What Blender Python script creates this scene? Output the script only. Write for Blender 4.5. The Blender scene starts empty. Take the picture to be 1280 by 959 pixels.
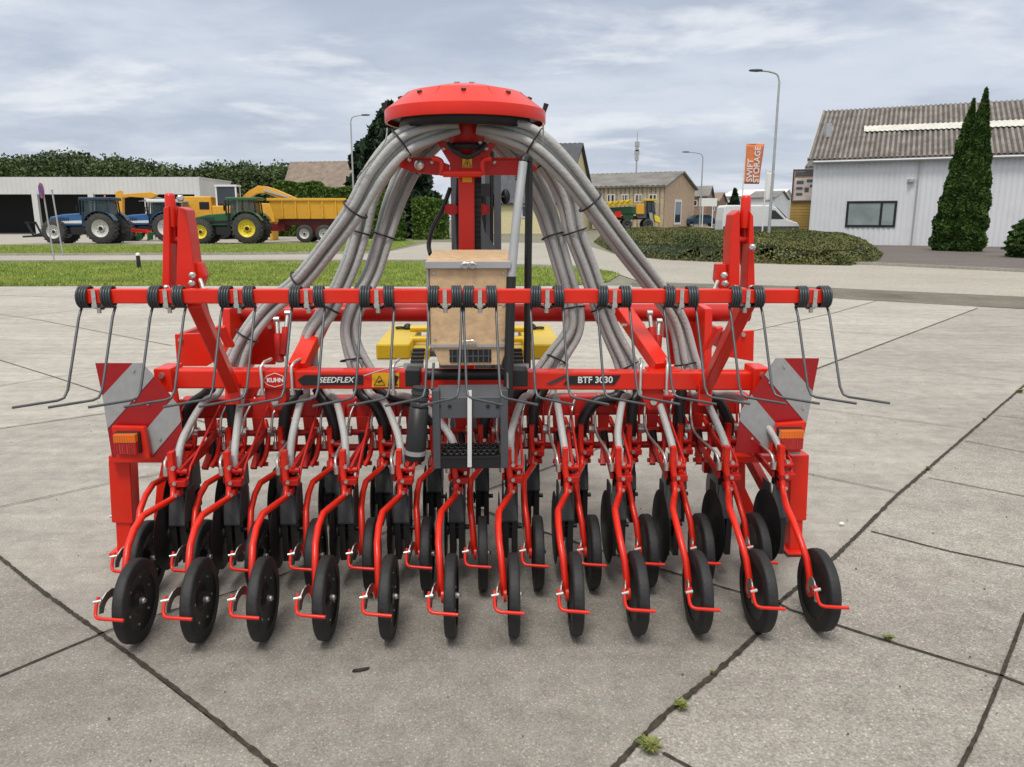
import bpy, math, random
import numpy as np
from mathutils import Vector, Matrix
random.seed(7)
R = math.radians
S = bpy.context.scene
COL = S.collection
# ------------------------------------------------------------------ camera model
F, H, TH = 960.0, 1.65, R(12.1)
CT, ST = math.cos(TH), math.sin(TH)
def ray(px, py):
    u = (px-640)/F; v = (py-479.5)/F
    return Vector((u, CT - v*ST, -(ST + v*CT)))
CAM = Vector((0, 0, H))
def at(px, py, Y):
    d = ray(px, py); return CAM + d*(Y/d.y)
def gnd(px, py, z=0.0):
    d = ray(px, py); t = (z-H)/d.z
    return CAM + d*t
MO = Vector((-.119, 2.853, 0)); PH = R(1.96)
MR = Matrix.Rotation(PH, 3, 'Z'); MI = MR.inverted()
CL = MI @ (CAM-MO)
def mp(px, py, w):
    d = MI @ ray(px, py)
    return CL + d*((w-CL.y)/d.y)
def toworld(p): return MO + MR @ Vector(p)

cam = bpy.data.cameras.new('camera'); co = bpy.data.objects.new('camera', cam); COL.objects.link(co)
co.location = CAM; co.rotation_euler = (R(90)-TH, 0, 0)
cam.lens = 27.0; cam.sensor_width = 36; cam.clip_start = .05; cam.clip_end = 3000
S.camera = co

# ------------------------------------------------------------------ mesh builder
class MB:
    def __init__(s): s.v=[]; s.f=[]; s.m=[]; s.s=[]
    def add(s, vs, fs, m=0, smooth=False):
        b=len(s.v); s.v += [tuple(p) for p in vs]
        for f in fs: s.f.append(tuple(b+i for i in f)); s.m.append(m); s.s.append(smooth)
    def box(s, c, d, m=0, rot=None):
        c=Vector(c); vs=[]
        for x in (-.5,.5):
            for y in (-.5,.5):
                for z in (-.5,.5):
                    p=Vector((x*d[0],y*d[1],z*d[2]))
                    if rot: p = rot @ p
                    vs.append(c+p)
        s.add(vs, [(0,1,3,2),(4,6,7,5),(0,4,5,1),(2,3,7,6),(0,2,6,4),(1,5,7,3)], m)
    def bx(s, x0,x1,y0,y1,z0,z1,m=0): s.box(((x0+x1)/2,(y0+y1)/2,(z0+z1)/2),(x1-x0,y1-y0,z1-z0),m)
    def beam(s, p0, p1, w, h, m=0, up=(0,0,1)):
        p0=Vector(p0); p1=Vector(p1); t=(p1-p0).normalized(); up=Vector(up)
        if abs(t.dot(up))>.98: up=Vector((0,1,0))
        a=t.cross(up).normalized(); b=a.cross(t).normalized()
        vs=[]
        for p in (p0,p1):
            for i,j in ((-1,-1),(1,-1),(1,1),(-1,1)): vs.append(p+a*(w/2*i)+b*(h/2*j))
        s.add(vs,[(3,2,1,0),(4,5,6,7),(0,1,5,4),(1,2,6,5),(2,3,7,6),(3,0,4,7)],m)
    def tube(s, pts, r, n=8, m=0, caps=True, closed=False):
        pts=[Vector(p) for p in pts]; k=len(pts)
        rr = r if isinstance(r,(list,tuple)) else [r]*k
        T=[]
        for i in range(k):
            a=pts[i-1] if (i>0 or closed) else pts[i]; b=pts[(i+1)%k] if (i<k-1 or closed) else pts[i]
            T.append((b-a).normalized())
        up=Vector((0,0,1)) if abs(T[0].z)<.9 else Vector((0,1,0))
        a=T[0].cross(up).normalized(); vs=[]
        for i in range(k):
            a=(a-T[i]*a.dot(T[i])).normalized(); b=T[i].cross(a)
            for j in range(n):
                q=2*math.pi*j/n; vs.append(pts[i]+(a*math.cos(q)+b*math.sin(q))*rr[i])
        fs=[]
        for i in range(k if closed else k-1):
            i2=(i+1)%k
            for j in range(n):
                j2=(j+1)%n; fs.append((i*n+j,i*n+j2,i2*n+j2,i2*n+j))
        s.add(vs,fs,m,True)
        if caps and not closed:
            s.add(vs[:n],[tuple(range(n))[::-1]],m); s.add(vs[-n:],[tuple(range(n))],m)
    def cyl(s,p0,p1,r,n=16,m=0): s.tube([p0,p1],r,n,m)
    def poly(s, pts, dv, m=0):
        """polygon pts extruded by vector dv"""
        pts=[Vector(p) for p in pts]; dv=Vector(dv); n=len(pts)
        vs=pts+[p+dv for p in pts]
        fs=[tuple(range(n)),tuple(range(2*n-1,n-1,-1))]+[(i,(i+1)%n,n+(i+1)%n,n+i) for i in range(n)]
        s.add(vs,fs,m)
    def lathe(s, prof, c, axis='z', n=32, m=0, smooth=True):
        """prof: (r, h) list along axis"""
        c=Vector(c); vs=[]
        for r,h in prof:
            for j in range(n):
                q=2*math.pi*j/n; x,y=r*math.cos(q),r*math.sin(q)
                p = Vector((x,y,h)) if axis=='z' else (Vector((h,x,y)) if axis=='x' else Vector((y,h,x)))
                vs.append(c+p)
        fs=[]
        for i in range(len(prof)-1):
            for j in range(n):
                j2=(j+1)%n; fs.append((i*n+j,i*n+j2,(i+1)*n+j2,(i+1)*n+j))
        s.add(vs,fs,m,smooth)
    def ball(s,c,r,m=0,n=8):
        pr=[(max(1e-4,r*math.sin(math.pi*i/n)),-r*math.cos(math.pi*i/n)) for i in range(n+1)]
        s.lathe(pr,c,'z',n*2,m)
    def build(s, name, mats, parent=None, bevel=0, loc=None):
        me=bpy.data.meshes.new(name); me.from_pydata(s.v,[],s.f)
        if not isinstance(mats,(list,tuple)): mats=[mats]
        for mt in mats: me.materials.append(mt)
        me.polygons.foreach_set('material_index', s.m); me.polygons.foreach_set('use_smooth', s.s)
        me.update()
        import bmesh
        if len(s.f) < 60000:
            bm=bmesh.new(); bm.from_mesh(me); bmesh.ops.recalc_face_normals(bm, faces=bm.faces); bm.to_mesh(me); bm.free()
        o=bpy.data.objects.new(name,me); COL.objects.link(o)
        if parent: o.parent=parent
        if loc is not None: o.location=loc
        if bevel:
            bv=o.modifiers.new('bevel','BEVEL'); bv.width=bevel; bv.segments=2; bv.limit_method='ANGLE'; bv.angle_limit=R(40)
        return o
def tag(o,label=None,cat=None,group=None,kind=None):
    if label: o['label']=label
    if cat: o['category']=cat
    if group: o['group']=group
    if kind: o['kind']=kind
    return o
def empty(name,loc=(0,0,0),rz=0,label=None,cat=None,group=None):
    o=bpy.data.objects.new(name,None); COL.objects.link(o); o.location=loc; o.rotation_euler=(0,0,rz); o.empty_display_size=.2
    return tag(o,label,cat,group)
def kids(o): return [c for c in bpy.data.objects if c.parent==o]
def copy_tree(o,parent=None):
    c=o.copy(); COL.objects.link(c); c.parent=parent
    for ch in kids(o): copy_tree(ch,c)
    return c
def smooth_path(P, k=6):
    P=[Vector(p) for p in P]; out=[]
    for i in range(len(P)-1):
        p0=P[max(i-1,0)]; p1=P[i]; p2=P[i+1]; p3=P[min(i+2,len(P)-1)]
        for j in range(k):
            t=j/k; out.append(.5*((2*p1)+(p2-p0)*t+(2*p0-5*p1+4*p2-p3)*t*t+(3*p1-p0-3*p2+p3)*t**3))
    out.append(P[-1]); return out

# ------------------------------------------------------------------ materials
def mat(name, col, rough=.5, metal=0, var=.12, scale=6, bump=0, bscale=40, coat=0, spec=.5, col2=None, dirt=0):
    m=bpy.data.materials.new(name); m.use_nodes=True; nt=m.node_tree; N=nt.nodes; L=nt.links
    b=N['Principled BSDF']; b.inputs['Roughness'].default_value=rough; b.inputs['Metallic'].default_value=metal
    b.inputs['Specular IOR Level'].default_value=spec
    if coat: b.inputs['Coat Weight'].default_value=coat; b.inputs['Coat Roughness'].default_value=.08
    tc=N.new('ShaderNodeTexCoord'); no=N.new('ShaderNodeTexNoise'); no.inputs['Scale'].default_value=scale; no.inputs['Detail'].default_value=6
    L.new(tc.outputs['Object'],no.inputs['Vector'])
    rp=N.new('ShaderNodeValToRGB'); rp.color_ramp.elements[0].position=.3; rp.color_ramp.elements[1].position=.7
    c2 = col2 if col2 else tuple(min(1,c*(1+var)) for c in col)
    c1 = col if col2 else tuple(c*(1-var) for c in col)
    rp.color_ramp.elements[0].color=(*c1,1); rp.color_ramp.elements[1].color=(*c2,1)
    L.new(no.outputs['Fac'],rp.inputs['Fac']); out=rp.outputs['Color']
    if dirt:
        n2=N.new('ShaderNodeTexNoise'); n2.inputs['Scale'].default_value=scale*.7; n2.inputs['Detail'].default_value=10; n2.inputs['Roughness'].default_value=.7
        L.new(tc.outputs['Object'],n2.inputs['Vector'])
        mr=N.new('ShaderNodeMapRange'); mr.inputs['From Min'].default_value=.5; mr.inputs['From Max'].default_value=.75; mr.inputs['To Max'].default_value=dirt
        L.new(n2.outputs['Fac'],mr.inputs['Value'])
        mx=N.new('ShaderNodeMix'); mx.data_type='RGBA'; L.new(mr.outputs['Result'],mx.inputs['Factor']); L.new(out,mx.inputs['A']); mx.inputs['B'].default_value=(.22,.19,.15,1)
        out=mx.outputs['Result']
        ad=N.new('ShaderNodeMath'); ad.operation='ADD'; ad.inputs[1].default_value=rough; L.new(mr.outputs['Result'],ad.inputs[0]); L.new(ad.outputs[0],b.inputs['Roughness'])
    L.new(out,b.inputs['Base Color'])
    if bump:
        n3=N.new('ShaderNodeTexNoise'); n3.inputs['Scale'].default_value=bscale; n3.inputs['Detail'].default_value=4
        L.new(tc.outputs['Object'],n3.inputs['Vector'])
        bp=N.new('ShaderNodeBump'); bp.inputs['Strength'].default_value=bump; bp.inputs['Distance'].default_value=.02
        L.new(n3.outputs['Fac'],bp.inputs['Height']); L.new(bp.outputs['Normal'],b.inputs['Normal'])
    return m
M={}
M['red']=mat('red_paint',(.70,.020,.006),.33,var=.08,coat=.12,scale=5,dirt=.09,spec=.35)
M['reddk']=mat('red_paint_dark',(.50,.013,.007),.42,var=.08,coat=.05,scale=4,dirt=.07,spec=.35)  # darker red; puts the shade on cross head and tower web into the colour
M['rubber']=mat('black_rubber',(.015,.015,.0155),.62,var=.35,scale=9,bump=.15,bscale=60,dirt=.14)
M['plastic']=mat('black_plastic',(.012,.012,.013),.42,var=.2,scale=5,dirt=.06)
M['guard']=mat('grey_guard',(.045,.046,.048),.55,var=.15,scale=8)
M['hose']=mat('grey_hose',(.40,.405,.39),.45,var=.10,scale=5,dirt=.10,bump=.25,bscale=70)
M['steel']=mat('zinc_steel',(.62,.61,.57),.3,metal=.85,var=.12,scale=20)
M['spring']=mat('dark_spring_steel',(.045,.055,.06),.36,metal=.35,var=.2,scale=20)
M['rod']=mat('grey_spring_rod',(.10,.105,.11),.38,metal=.5,var=.2,scale=20)
M['yellow']=mat('yellow_paint',(.66,.46,.02),.38,var=.08,scale=3,dirt=.08)
M['warn']=mat('warning_yellow',(.80,.42,.01),.4,var=.03)
M['wood']=mat('tan_board',(.60,.41,.235),.55,var=.14,scale=26,dirt=.28,bump=.15,bscale=60)
M['alu']=mat('aluminium',(.45,.45,.45),.35,metal=.5,var=.1)
M['dgrey']=mat('dark_grey_paint',(.075,.082,.092),.45,var=.12,scale=7,dirt=.10)
M['white']=mat('white_paint',(.78,.78,.77),.45,var=.04)
M['black']=mat('black_paint',(.01,.01,.011),.5,var=.1)
M['refwhite']=mat('reflective_white',(.33,.34,.34),.35,var=.08,scale=30)
M['refred']=mat('reflective_red',(.33,.006,.010),.32,var=.08,scale=30)
M['amber']=mat('amber_lens',(.75,.16,.01),.15,var=.1,coat=.6)
M['redlens']=mat('red_lens',(.40,.012,.012),.15,var=.1,coat=.6)
M['glass']=mat('window_glass',(.03,.04,.045),.06,var=.2,scale=1,spec=.8)
M['glassl']=mat('pale_window_glass',(.25,.30,.29),.1,var=.25,scale=.8,spec=.7)
M['dirtyyellow']=mat('worn_yellow',(.5,.34,.02),.5,var=.2,dirt=.3)
M['cream']=mat('cream_render',(.70,.62,.36),.8,var=.06,bump=.2)
M['slate']=mat('slate_roof',(.06,.065,.075),.6,var=.25,scale=2,bump=.3,bscale=5)
M['brown_roof']=mat('brown_tiles',(.22,.17,.13),.8,var=.25,scale=1.5,bump=.4,bscale=6)
M['green']=mat('green_paint',(.014,.10,.032),.35,var=.15,coat=.2,dirt=.15)
M['blue']=mat('blue_paint',(.035,.13,.33),.35,var=.15,coat=.2,dirt=.2)
M['dblue']=mat('dark_blue_paint',(.02,.05,.09),.35,var=.1)
M['orange']=mat('orange_yellow_paint',(.74,.38,.035),.4,var=.08,dirt=.1)
M['maroon']=mat('maroon_paint',(.17,.014,.02),.4,var=.1)
M['tyre']=mat('dusty_tyre',(.05,.048,.045),.85,var=.3,scale=4,bump=.3,bscale=12)
M['rimw']=mat('white_rim',(.62,.61,.56),.5,var=.08)
M['rimy']=mat('yellow_rim',(.80,.62,.03),.45,var=.05)
M['galv']=mat('galvanised_post',(.42,.43,.43),.45,metal=.3,var=.1,scale=8)
M['bark']=mat('bark',(.10,.07,.05),.9,var=.3,bump=.5)

def cabglass():
    m=bpy.data.materials.new('cab_glass'); m.use_nodes=True; nt=m.node_tree; N=nt.nodes; L=nt.links; b=N['Principled BSDF']
    b.inputs['Base Color'].default_value=(.06,.09,.09,1); b.inputs['Roughness'].default_value=.05; b.inputs['Alpha'].default_value=.5; return m
M['cabglass']=cabglass()
def ground_mat(name, base, patch, fine=220, fineamt=.28, big=.6, rough=.85, stain=.25, bump=.25, grit=.1):
    m=bpy.data.materials.new(name); m.use_nodes=True; nt=m.node_tree; N=nt.nodes; L=nt.links; b=N['Principled BSDF']
    b.inputs['Roughness'].default_value=rough; b.inputs['Specular IOR Level'].default_value=.3
    tc=N.new('ShaderNodeTexCoord')
    def noise(sc,det=6,ro=.6,vec=None):
        n=N.new('ShaderNodeTexNoise'); n.inputs['Scale'].default_value=sc; n.inputs['Detail'].default_value=det; n.inputs['Roughness'].default_value=ro
        L.new(vec or tc.outputs['Object'],n.inputs['Vector']); return n
    def ramp(src,p0,p1,c0,c1):
        r=N.new('ShaderNodeValToRGB'); r.color_ramp.elements[0].position=p0; r.color_ramp.elements[1].position=p1
        r.color_ramp.elements[0].color=(*c0,1); r.color_ramp.elements[1].color=(*c1,1); L.new(src,r.inputs['Fac']); return r.outputs['Color']
    def mix(bt,f,A,B):
        x=N.new('ShaderNodeMix'); x.data_type='RGBA'; x.blend_type=bt; x.inputs['Factor'].default_value=f; L.new(A,x.inputs['A']); L.new(B,x.inputs['B']); return x.outputs['Result']
    c=ramp(noise(big,8,.62).outputs['Fac'],.3,.7,patch,base)
    # streaky brushed drag marks
    mp_=N.new('ShaderNodeMapping'); mp_.inputs['Rotation'].default_value=(0,0,.35); mp_.inputs['Scale'].default_value=(.5,5,1); L.new(tc.outputs['Object'],mp_.inputs['Vector'])
    s=ramp(noise(1.2,8,.65,mp_.outputs['Vector']).outputs['Fac'],.3,.7,(1-stain,)*3,(1.0,)*3)
    c=mix('MULTIPLY',1,c,s)
    f=ramp(noise(fine,3,.7).outputs['Fac'],.32,.68,(1-fineamt,)*3,(1+fineamt*.6,)*3)
    c=mix('MULTIPLY',1,c,f)
    c=mix('MULTIPLY',1,c,ramp(noise(7,8,.72).outputs['Fac'],.34,.62,(.80,.79,.78),(1.05,1.05,1.05)))
    v=N.new('ShaderNodeTexVoronoi'); v.inputs['Scale'].default_value=fine*.42; L.new(tc.outputs['Object'],v.inputs['Vector'])
    g=ramp(v.outputs['Distance'],.10,.28,(1+grit*3,)*3,(1.0,)*3); c=mix('MULTIPLY',1,c,g)
    v2=N.new('ShaderNodeTexVoronoi'); v2.inputs['Scale'].default_value=2.2; L.new(tc.outputs['Object'],v2.inputs['Vector'])
    g2=ramp(v2.outputs['Distance'],.012,.03,(.35,.33,.3),(1,1,1)); c=mix('MULTIPLY',.8,c,g2)
    L.new(c,b.inputs['Base Color'])
    bp=N.new('ShaderNodeBump'); bp.inputs['Strength'].default_value=bump; bp.inputs['Distance'].default_value=.004
    L.new(noise(fine*.6,4,.7).outputs['Fac'],bp.inputs['Height']); L.new(bp.outputs['Normal'],b.inputs['Normal'])
    return m
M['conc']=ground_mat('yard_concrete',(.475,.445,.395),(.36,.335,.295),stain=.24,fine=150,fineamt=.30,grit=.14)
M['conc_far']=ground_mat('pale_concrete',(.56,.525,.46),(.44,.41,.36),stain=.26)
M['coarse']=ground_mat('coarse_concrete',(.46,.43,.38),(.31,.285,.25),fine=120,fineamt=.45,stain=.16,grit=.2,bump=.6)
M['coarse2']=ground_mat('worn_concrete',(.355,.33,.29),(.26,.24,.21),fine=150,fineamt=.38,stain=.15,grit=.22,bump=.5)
M['road']=ground_mat('road_concrete',(.46,.43,.37),(.38,.35,.30),fine=20,fineamt=.12,big=.25,stain=.15)
M['paver']=ground_mat('brick_paving',(.20,.17,.155),(.15,.13,.12),fine=9,fineamt=.3,big=.3)
M['far']=ground_mat('far_ground',(.30,.28,.23),(.20,.20,.13),fine=5,fineamt=.2,big=.05)
M['gutter']=ground_mat('dirt_gutter',(.30,.27,.22),(.13,.12,.085),fine=30,fineamt=.35,big=.5,stain=.35)
M['joint']=mat('joint_dirt',(.016,.013,.009),.95,var=.4,scale=30,col2=(.062,.052,.036))
M['jointthin']=mat('joint_tar',(.05,.045,.036),.9,var=.4,scale=20,col2=(.16,.145,.115))
M['lawn']=mat('lawn',(.16,.23,.04),.95,col2=(.28,.33,.08),scale=1.3,bump=.6,bscale=30)
def leafmat(name,c1,c2,scale=1.2):
    m=mat(name,c1,.6,col2=c2,scale=scale,spec=.25); b=m.node_tree.nodes['Principled BSDF']
    return m
M['blade']=leafmat('grass_blades',(.17,.26,.04),(.38,.42,.11),.9)
M['wood_leaf']=leafmat('far_wood_leaves',(.035,.060,.020),(.10,.135,.045),.22)
M['cypress']=leafmat('cypress_leaves',(.022,.055,.012),(.070,.125,.020),1.5)
M['hedge']=leafmat('hedge_leaves',(.045,.10,.015),(.13,.20,.035),1.2)
M['conif']=leafmat('conifer_needles',(.008,.022,.010),(.025,.05,.022),1.0)
M['mound']=leafmat('mound_leaves',(.06,.085,.025),(.19,.185,.065),.5)
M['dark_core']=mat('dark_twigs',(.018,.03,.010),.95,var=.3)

M['weed']=leafmat('weed_blades',(.10,.14,.03),(.26,.26,.09),30)
# ------------------------------------------------------------------ text helper
def text(name, body, size, mtl, parent, loc, rot, extrude=.001, align='CENTER', shear=0, bold=0):
    cu=bpy.data.curves.new(name,'FONT'); cu.body=body; cu.size=size; cu.extrude=extrude; cu.align_x=align; cu.align_y='CENTER'; cu.shear=shear; cu.offset=bold
    cu.materials.append(mtl)
    o=bpy.data.objects.new(name,cu); COL.objects.link(o); o.location=loc; o.rotation_euler=rot
    dg=bpy.context.evaluated_depsgraph_get(); me=bpy.data.meshes.new_from_object(o.evaluated_get(dg))
    n=bpy.data.objects.new(name,me); COL.objects.link(n); n.location=loc; n.rotation_euler=rot
    bpy.data.objects.remove(o)
    if parent: n.parent=parent
    return n
def leaves(pts, size, rng, flat=0.0, aspect=1.6):
    """random quads at pts -> verts, faces"""
    n=len(pts); a=rng.normal(size=(n,3)); a/=np.linalg.norm(a,axis=1)[:,None]+1e-9
    b=rng.normal(size=(n,3)); b-= (b*a).sum(1)[:,None]*a; b/=np.linalg.norm(b,axis=1)[:,None]+1e-9
    s=size*(.6+.8*rng.random((n,1)))
    a*=s*aspect*.5; b*=s*.5
    V=np.empty((n,4,3)); V[:,0]=pts-a; V[:,1]=pts+b; V[:,2]=pts+a; V[:,3]=pts-b
    return V.reshape(-1,3)
def leaf_mesh(name, pts, size, mtl, parent=None, core=None, coremat=None, seed=1, aspect=1.6):
    rng=np.random.default_rng(seed); pts=np.array(pts,dtype=float); V=leaves(pts,size,rng,aspect=aspect); n=len(pts)
    verts=V; nf=n
    me=bpy.data.meshes.new(name)
    cv=core.v if core else []; cf=core.f if core else []
    me.from_pydata([tuple(p) for p in verts.tolist()]+list(cv), [], [(4*i,4*i+1,4*i+2,4*i+3) for i in range(n)]+[tuple(4*n+k for k in f) for f in cf])
    me.materials.append(mtl)
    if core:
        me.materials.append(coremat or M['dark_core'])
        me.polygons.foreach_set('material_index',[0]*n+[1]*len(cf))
    me.update()
    o=bpy.data.objects.new(name,me); COL.objects.link(o)
    if parent: o.parent=parent
    return o
def blob_pts(blobs,n,seed,shell=.55):
    rng=np.random.default_rng(seed); vol=np.array([b[3]*b[4]*b[5] for b in blobs])**.67; vol/=vol.sum(); out=[]
    for b,f in zip(blobs,vol):
        k=max(4,int(n*f)); d=rng.normal(size=(k,3)); d/=np.linalg.norm(d,axis=1)[:,None]
        r=shell+(1.12-shell)*rng.random((k,1))**.7
        bump=1+.14*np.sin(d[:,0:1]*7+b[0]*3)*np.sin(d[:,2:3]*6+b[1])+.08*np.sin(d[:,1:2]*15+b[2])
        out.append(np.array(b[:3])+d*r*bump*np.array(b[3:6]))
    return np.concatenate(out)
SKYUP=9.0; EXPO=0.30
# ================================================================== SETTING
def sheet(name, pix=None, pts=None, z=0, mtl=None, label=None):
    P=[gnd(*p) for p in pix] if pix else [Vector((a,b,0)) for a,b in pts]
    mb=MB(); mb.add([(p.x,p.y,z) for p in P],[tuple(range(len(P)))],0)
    o=mb.build(name,mtl); tag(o,kind='structure'); return o
# base ground: one grid sheet, gentle rise beyond 50 m on the right
def hgt(x,y):
    def ss(a,b,t): t=max(0,min(1,(t-a)/(b-a))); return t*t*(3-2*t)
    return .75*ss(52,90,y)*ss(-14,2,x)
mb=MB(); xs=[-700,-300,-150,-80,-50,-30]+[ -26+2*i for i in range(30)]+[40,60,100,200,400,700]; ys=[-20,0,20,40,48]+[50+2*i for i in range(26)]+[120,160,250,500,1500]
vs=[(x,y,hgt(x,y)-.02) for y in ys for x in xs]; nx=len(xs)
mb.add(vs,[(j*nx+i,j*nx+i+1,(j+1)*nx+i+1,(j+1)*nx+i) for j in range(len(ys)-1) for i in range(nx-1)],0,True)
tag(mb.build('ground',M['far']),kind='structure')
sheet('yard_concrete',pts=[(-40,-3),(14,-3),(30,13.2),(22,14.2),(9.5,16.6),(4.4,19.6),(-40,19.8)],z=-.008,mtl=M['conc'])
sheet('road',pix=[(-60,319),(300,318),(480,316),(540,303),(620,297),(700,297),(770,318),(840,323),(1000,327),(1180,334),(1400,345),(1500,392),(1280,372),(1000,358),(800,352),(760,338),(640,333),(560,327),(300,327),(-60,328)],z=-.004,mtl=M['road'])
# grass polygons
GB=[(-80,329),(300,328),(560,328),(640,334),(740,336),(775,343),(760,352),(700,357),(500,358),(280,357),(-80,358)]
sheet('grass_verge',pix=GB,z=.004,mtl=M['lawn'])
GA=[(-80,307.5),(300,306),(440,304),(500,299),(520,304),(480,314),(300,317),(-80,318)]
sheet('grass_strip',pix=GA,z=.004,mtl=M['lawn'])
GC=[(440,304),(500,299),(540,302),(620,296.5),(700,296),(760,312),(745,286),(500,286.5),(430,297)]
sheet('lawn',pix=[(420,303),(500,304.5),(560,301),(640,295),(700,295),(752,305),(745,287),(500,287.5),(420,290)],z=.006,mtl=M['lawn'])
sheet('far_yard',pix=[(-200,307),(440,303),(430,290.5),(-200,291)],z=-.006,mtl=M['road'])
sheet('paved_forecourt',pix=[(1040,312),(1080,305),(1400,303),(1500,352),(1280,339),(1100,330),(1040,327)],z=.003,mtl=M['paver'])
sheet('gutter',pix=[(790,352),(1000,358),(1280,371),(1500,385),(1500,402),(1280,386),(1080,375),(940,366),(790,358)],z=.0,mtl=M['gutter'])
# kerb line between the road and the paving/verge
def strip(pixs, w, z, mtl, name, h=.0, jit=.0, seed=1, zz=None):
    rng=random.Random(seed); P=[]
    G=[gnd(*p) for p in pixs]
    for a,b in zip(G[:-1],G[1:]):
        n=max(2,int((b-a).length/.018)) if jit else 2
        n=min(n,400)
        for k in range(n): P.append(a.lerp(b,k/n))
    P.append(G[-1]); vs=[]; fs=[]; dr=0
    for i,p in enumerate(P):
        t=(P[min(i+1,len(P)-1)]-P[max(i-1,0)]); t.z=0; t.normalize(); n=Vector((-t.y,t.x,0))
        dr=dr*.9+rng.uniform(-jit,jit)*w*.05; ww=w*(1+rng.uniform(-jit,jit)*.42); q=p+n*dr
        vs += [q-n*ww/2, q+n*ww/2]
    vs=[(v.x,v.y,z) for v in vs]
    return vs,[(2*i,2*i+1,2*i+3,2*i+2) for i in range(len(P)-1)]
mb=MB()
for pix in ([(-80,319.5),(300,318.5),(480,316.5)],[(-80,328.5),(300,327.6),(560,327.4),(640,333),(740,335.5)],[(1100,331.5),(1280,340),(1500,353)],[(850,324.5),(1000,328),(1100,331.5)]):
    G=[gnd(*p) for p in pix]
    for a,b in zip(G[:-1],G[1:]): mb.beam(a+Vector((0,0,.045)),b+Vector((0,0,.045)),.12,.09)
tag(mb.build('kerb',M['road']),kind='structure')
P=[gnd(*p) for p in [(-80,640),(0,697),(60,744),(126,792),(200,846),(280,908),(345,962)]]+[Vector((-.4,.6,0)),Vector((-.4,-3,0)),Vector((-9,-3,0)),Vector((-9,2.2,0))]
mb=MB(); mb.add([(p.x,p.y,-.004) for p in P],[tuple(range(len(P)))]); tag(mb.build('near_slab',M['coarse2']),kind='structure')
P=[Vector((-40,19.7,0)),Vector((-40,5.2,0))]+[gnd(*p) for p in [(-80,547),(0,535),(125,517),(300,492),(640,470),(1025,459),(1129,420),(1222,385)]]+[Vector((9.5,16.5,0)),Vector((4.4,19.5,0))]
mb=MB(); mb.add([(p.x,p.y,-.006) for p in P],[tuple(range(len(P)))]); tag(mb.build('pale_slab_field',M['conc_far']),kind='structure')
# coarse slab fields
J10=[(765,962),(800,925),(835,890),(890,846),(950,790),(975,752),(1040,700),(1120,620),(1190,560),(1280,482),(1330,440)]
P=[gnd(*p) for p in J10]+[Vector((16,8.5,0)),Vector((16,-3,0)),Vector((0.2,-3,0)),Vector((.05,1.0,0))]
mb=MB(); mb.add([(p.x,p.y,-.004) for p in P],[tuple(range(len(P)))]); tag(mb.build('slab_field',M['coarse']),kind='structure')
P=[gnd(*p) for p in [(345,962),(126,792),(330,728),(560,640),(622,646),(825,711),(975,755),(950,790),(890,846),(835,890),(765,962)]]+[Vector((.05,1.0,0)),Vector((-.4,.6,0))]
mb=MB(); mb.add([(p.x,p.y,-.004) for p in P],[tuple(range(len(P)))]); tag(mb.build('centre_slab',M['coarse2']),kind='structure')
wide=MB(); thin=MB()
def J(pix,w,mbx=None,jit=.4,seed=1):
    v,f=strip(pix,w,.001,None,'',jit=jit,seed=seed); (mbx or wide).add(v,f)
J([(-80,640),(0,697),(60,744),(126,792),(200,846),(280,908),(345,962),(420,1020)],.018,jit=.8)
J(J10,.021,jit=.8,seed=3)
J([(-80,874),(0,845),(126,792)],.012,seed=4); J([(126,792),(150,783),(330,728),(612,611),(692,582),(800,540)],.011,seed=5)
J([(560,622),(680,665),(825,711),(975,755),(988,762),(1105,800),(1248,843),(1280,855),(1340,880)],.013,seed=6)
J([(1300,735),(1280,770),(1252,845),(1223,916),(1199,962)],.014,seed=7)
J([(1089,664),(1187,689),(1280,708),(1340,725)],.012,seed=8); J([(829,941),(868,962)],.012,seed=9)
J([(1206,551),(1280,565)],.010,thin); J([(1161,597),(1248,614),(1300,624)],.010,thin); J([(1242,519),(1300,525)],.010,thin)
for i,(p,w) in enumerate([
 ([(-80,650),(0,633),(140,603),(205,591),(420,555)],.009),([(-80,547),(0,535),(125,517),(200,508)],.010),([(-80,428),(0,450),(68,471),(125,490),(300,540)],.013),
 ([(-80,492),(0,482),(68,471),(120,466),(220,455)],.009),([(-20,390),(50,400),(215,432)],.014),([(-80,409),(0,398),(220,375)],.016),([(1007,591),(1121,615)],.009),
 ([(1000,508),(1209,535)],.008),([(940,490),(1025,459),(1129,420),(1222,385)],.018),([(900,402),(1014,412),(1129,420)],.012),([(880,430),(956,410),(1043,391),(1096,376)],.016),
 ([(1200,393),(1300,399)],.014),([(-80,367),(100,372),(280,380)],.02),([(1000,443),(1280,478)],.007)]): J(p,w,thin,.35,20+i)
tag(wide.build('pavement_joints',M['joint']),kind='structure'); tag(thin.build('pavement_seams',M['jointthin']),kind='structure')

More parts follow.
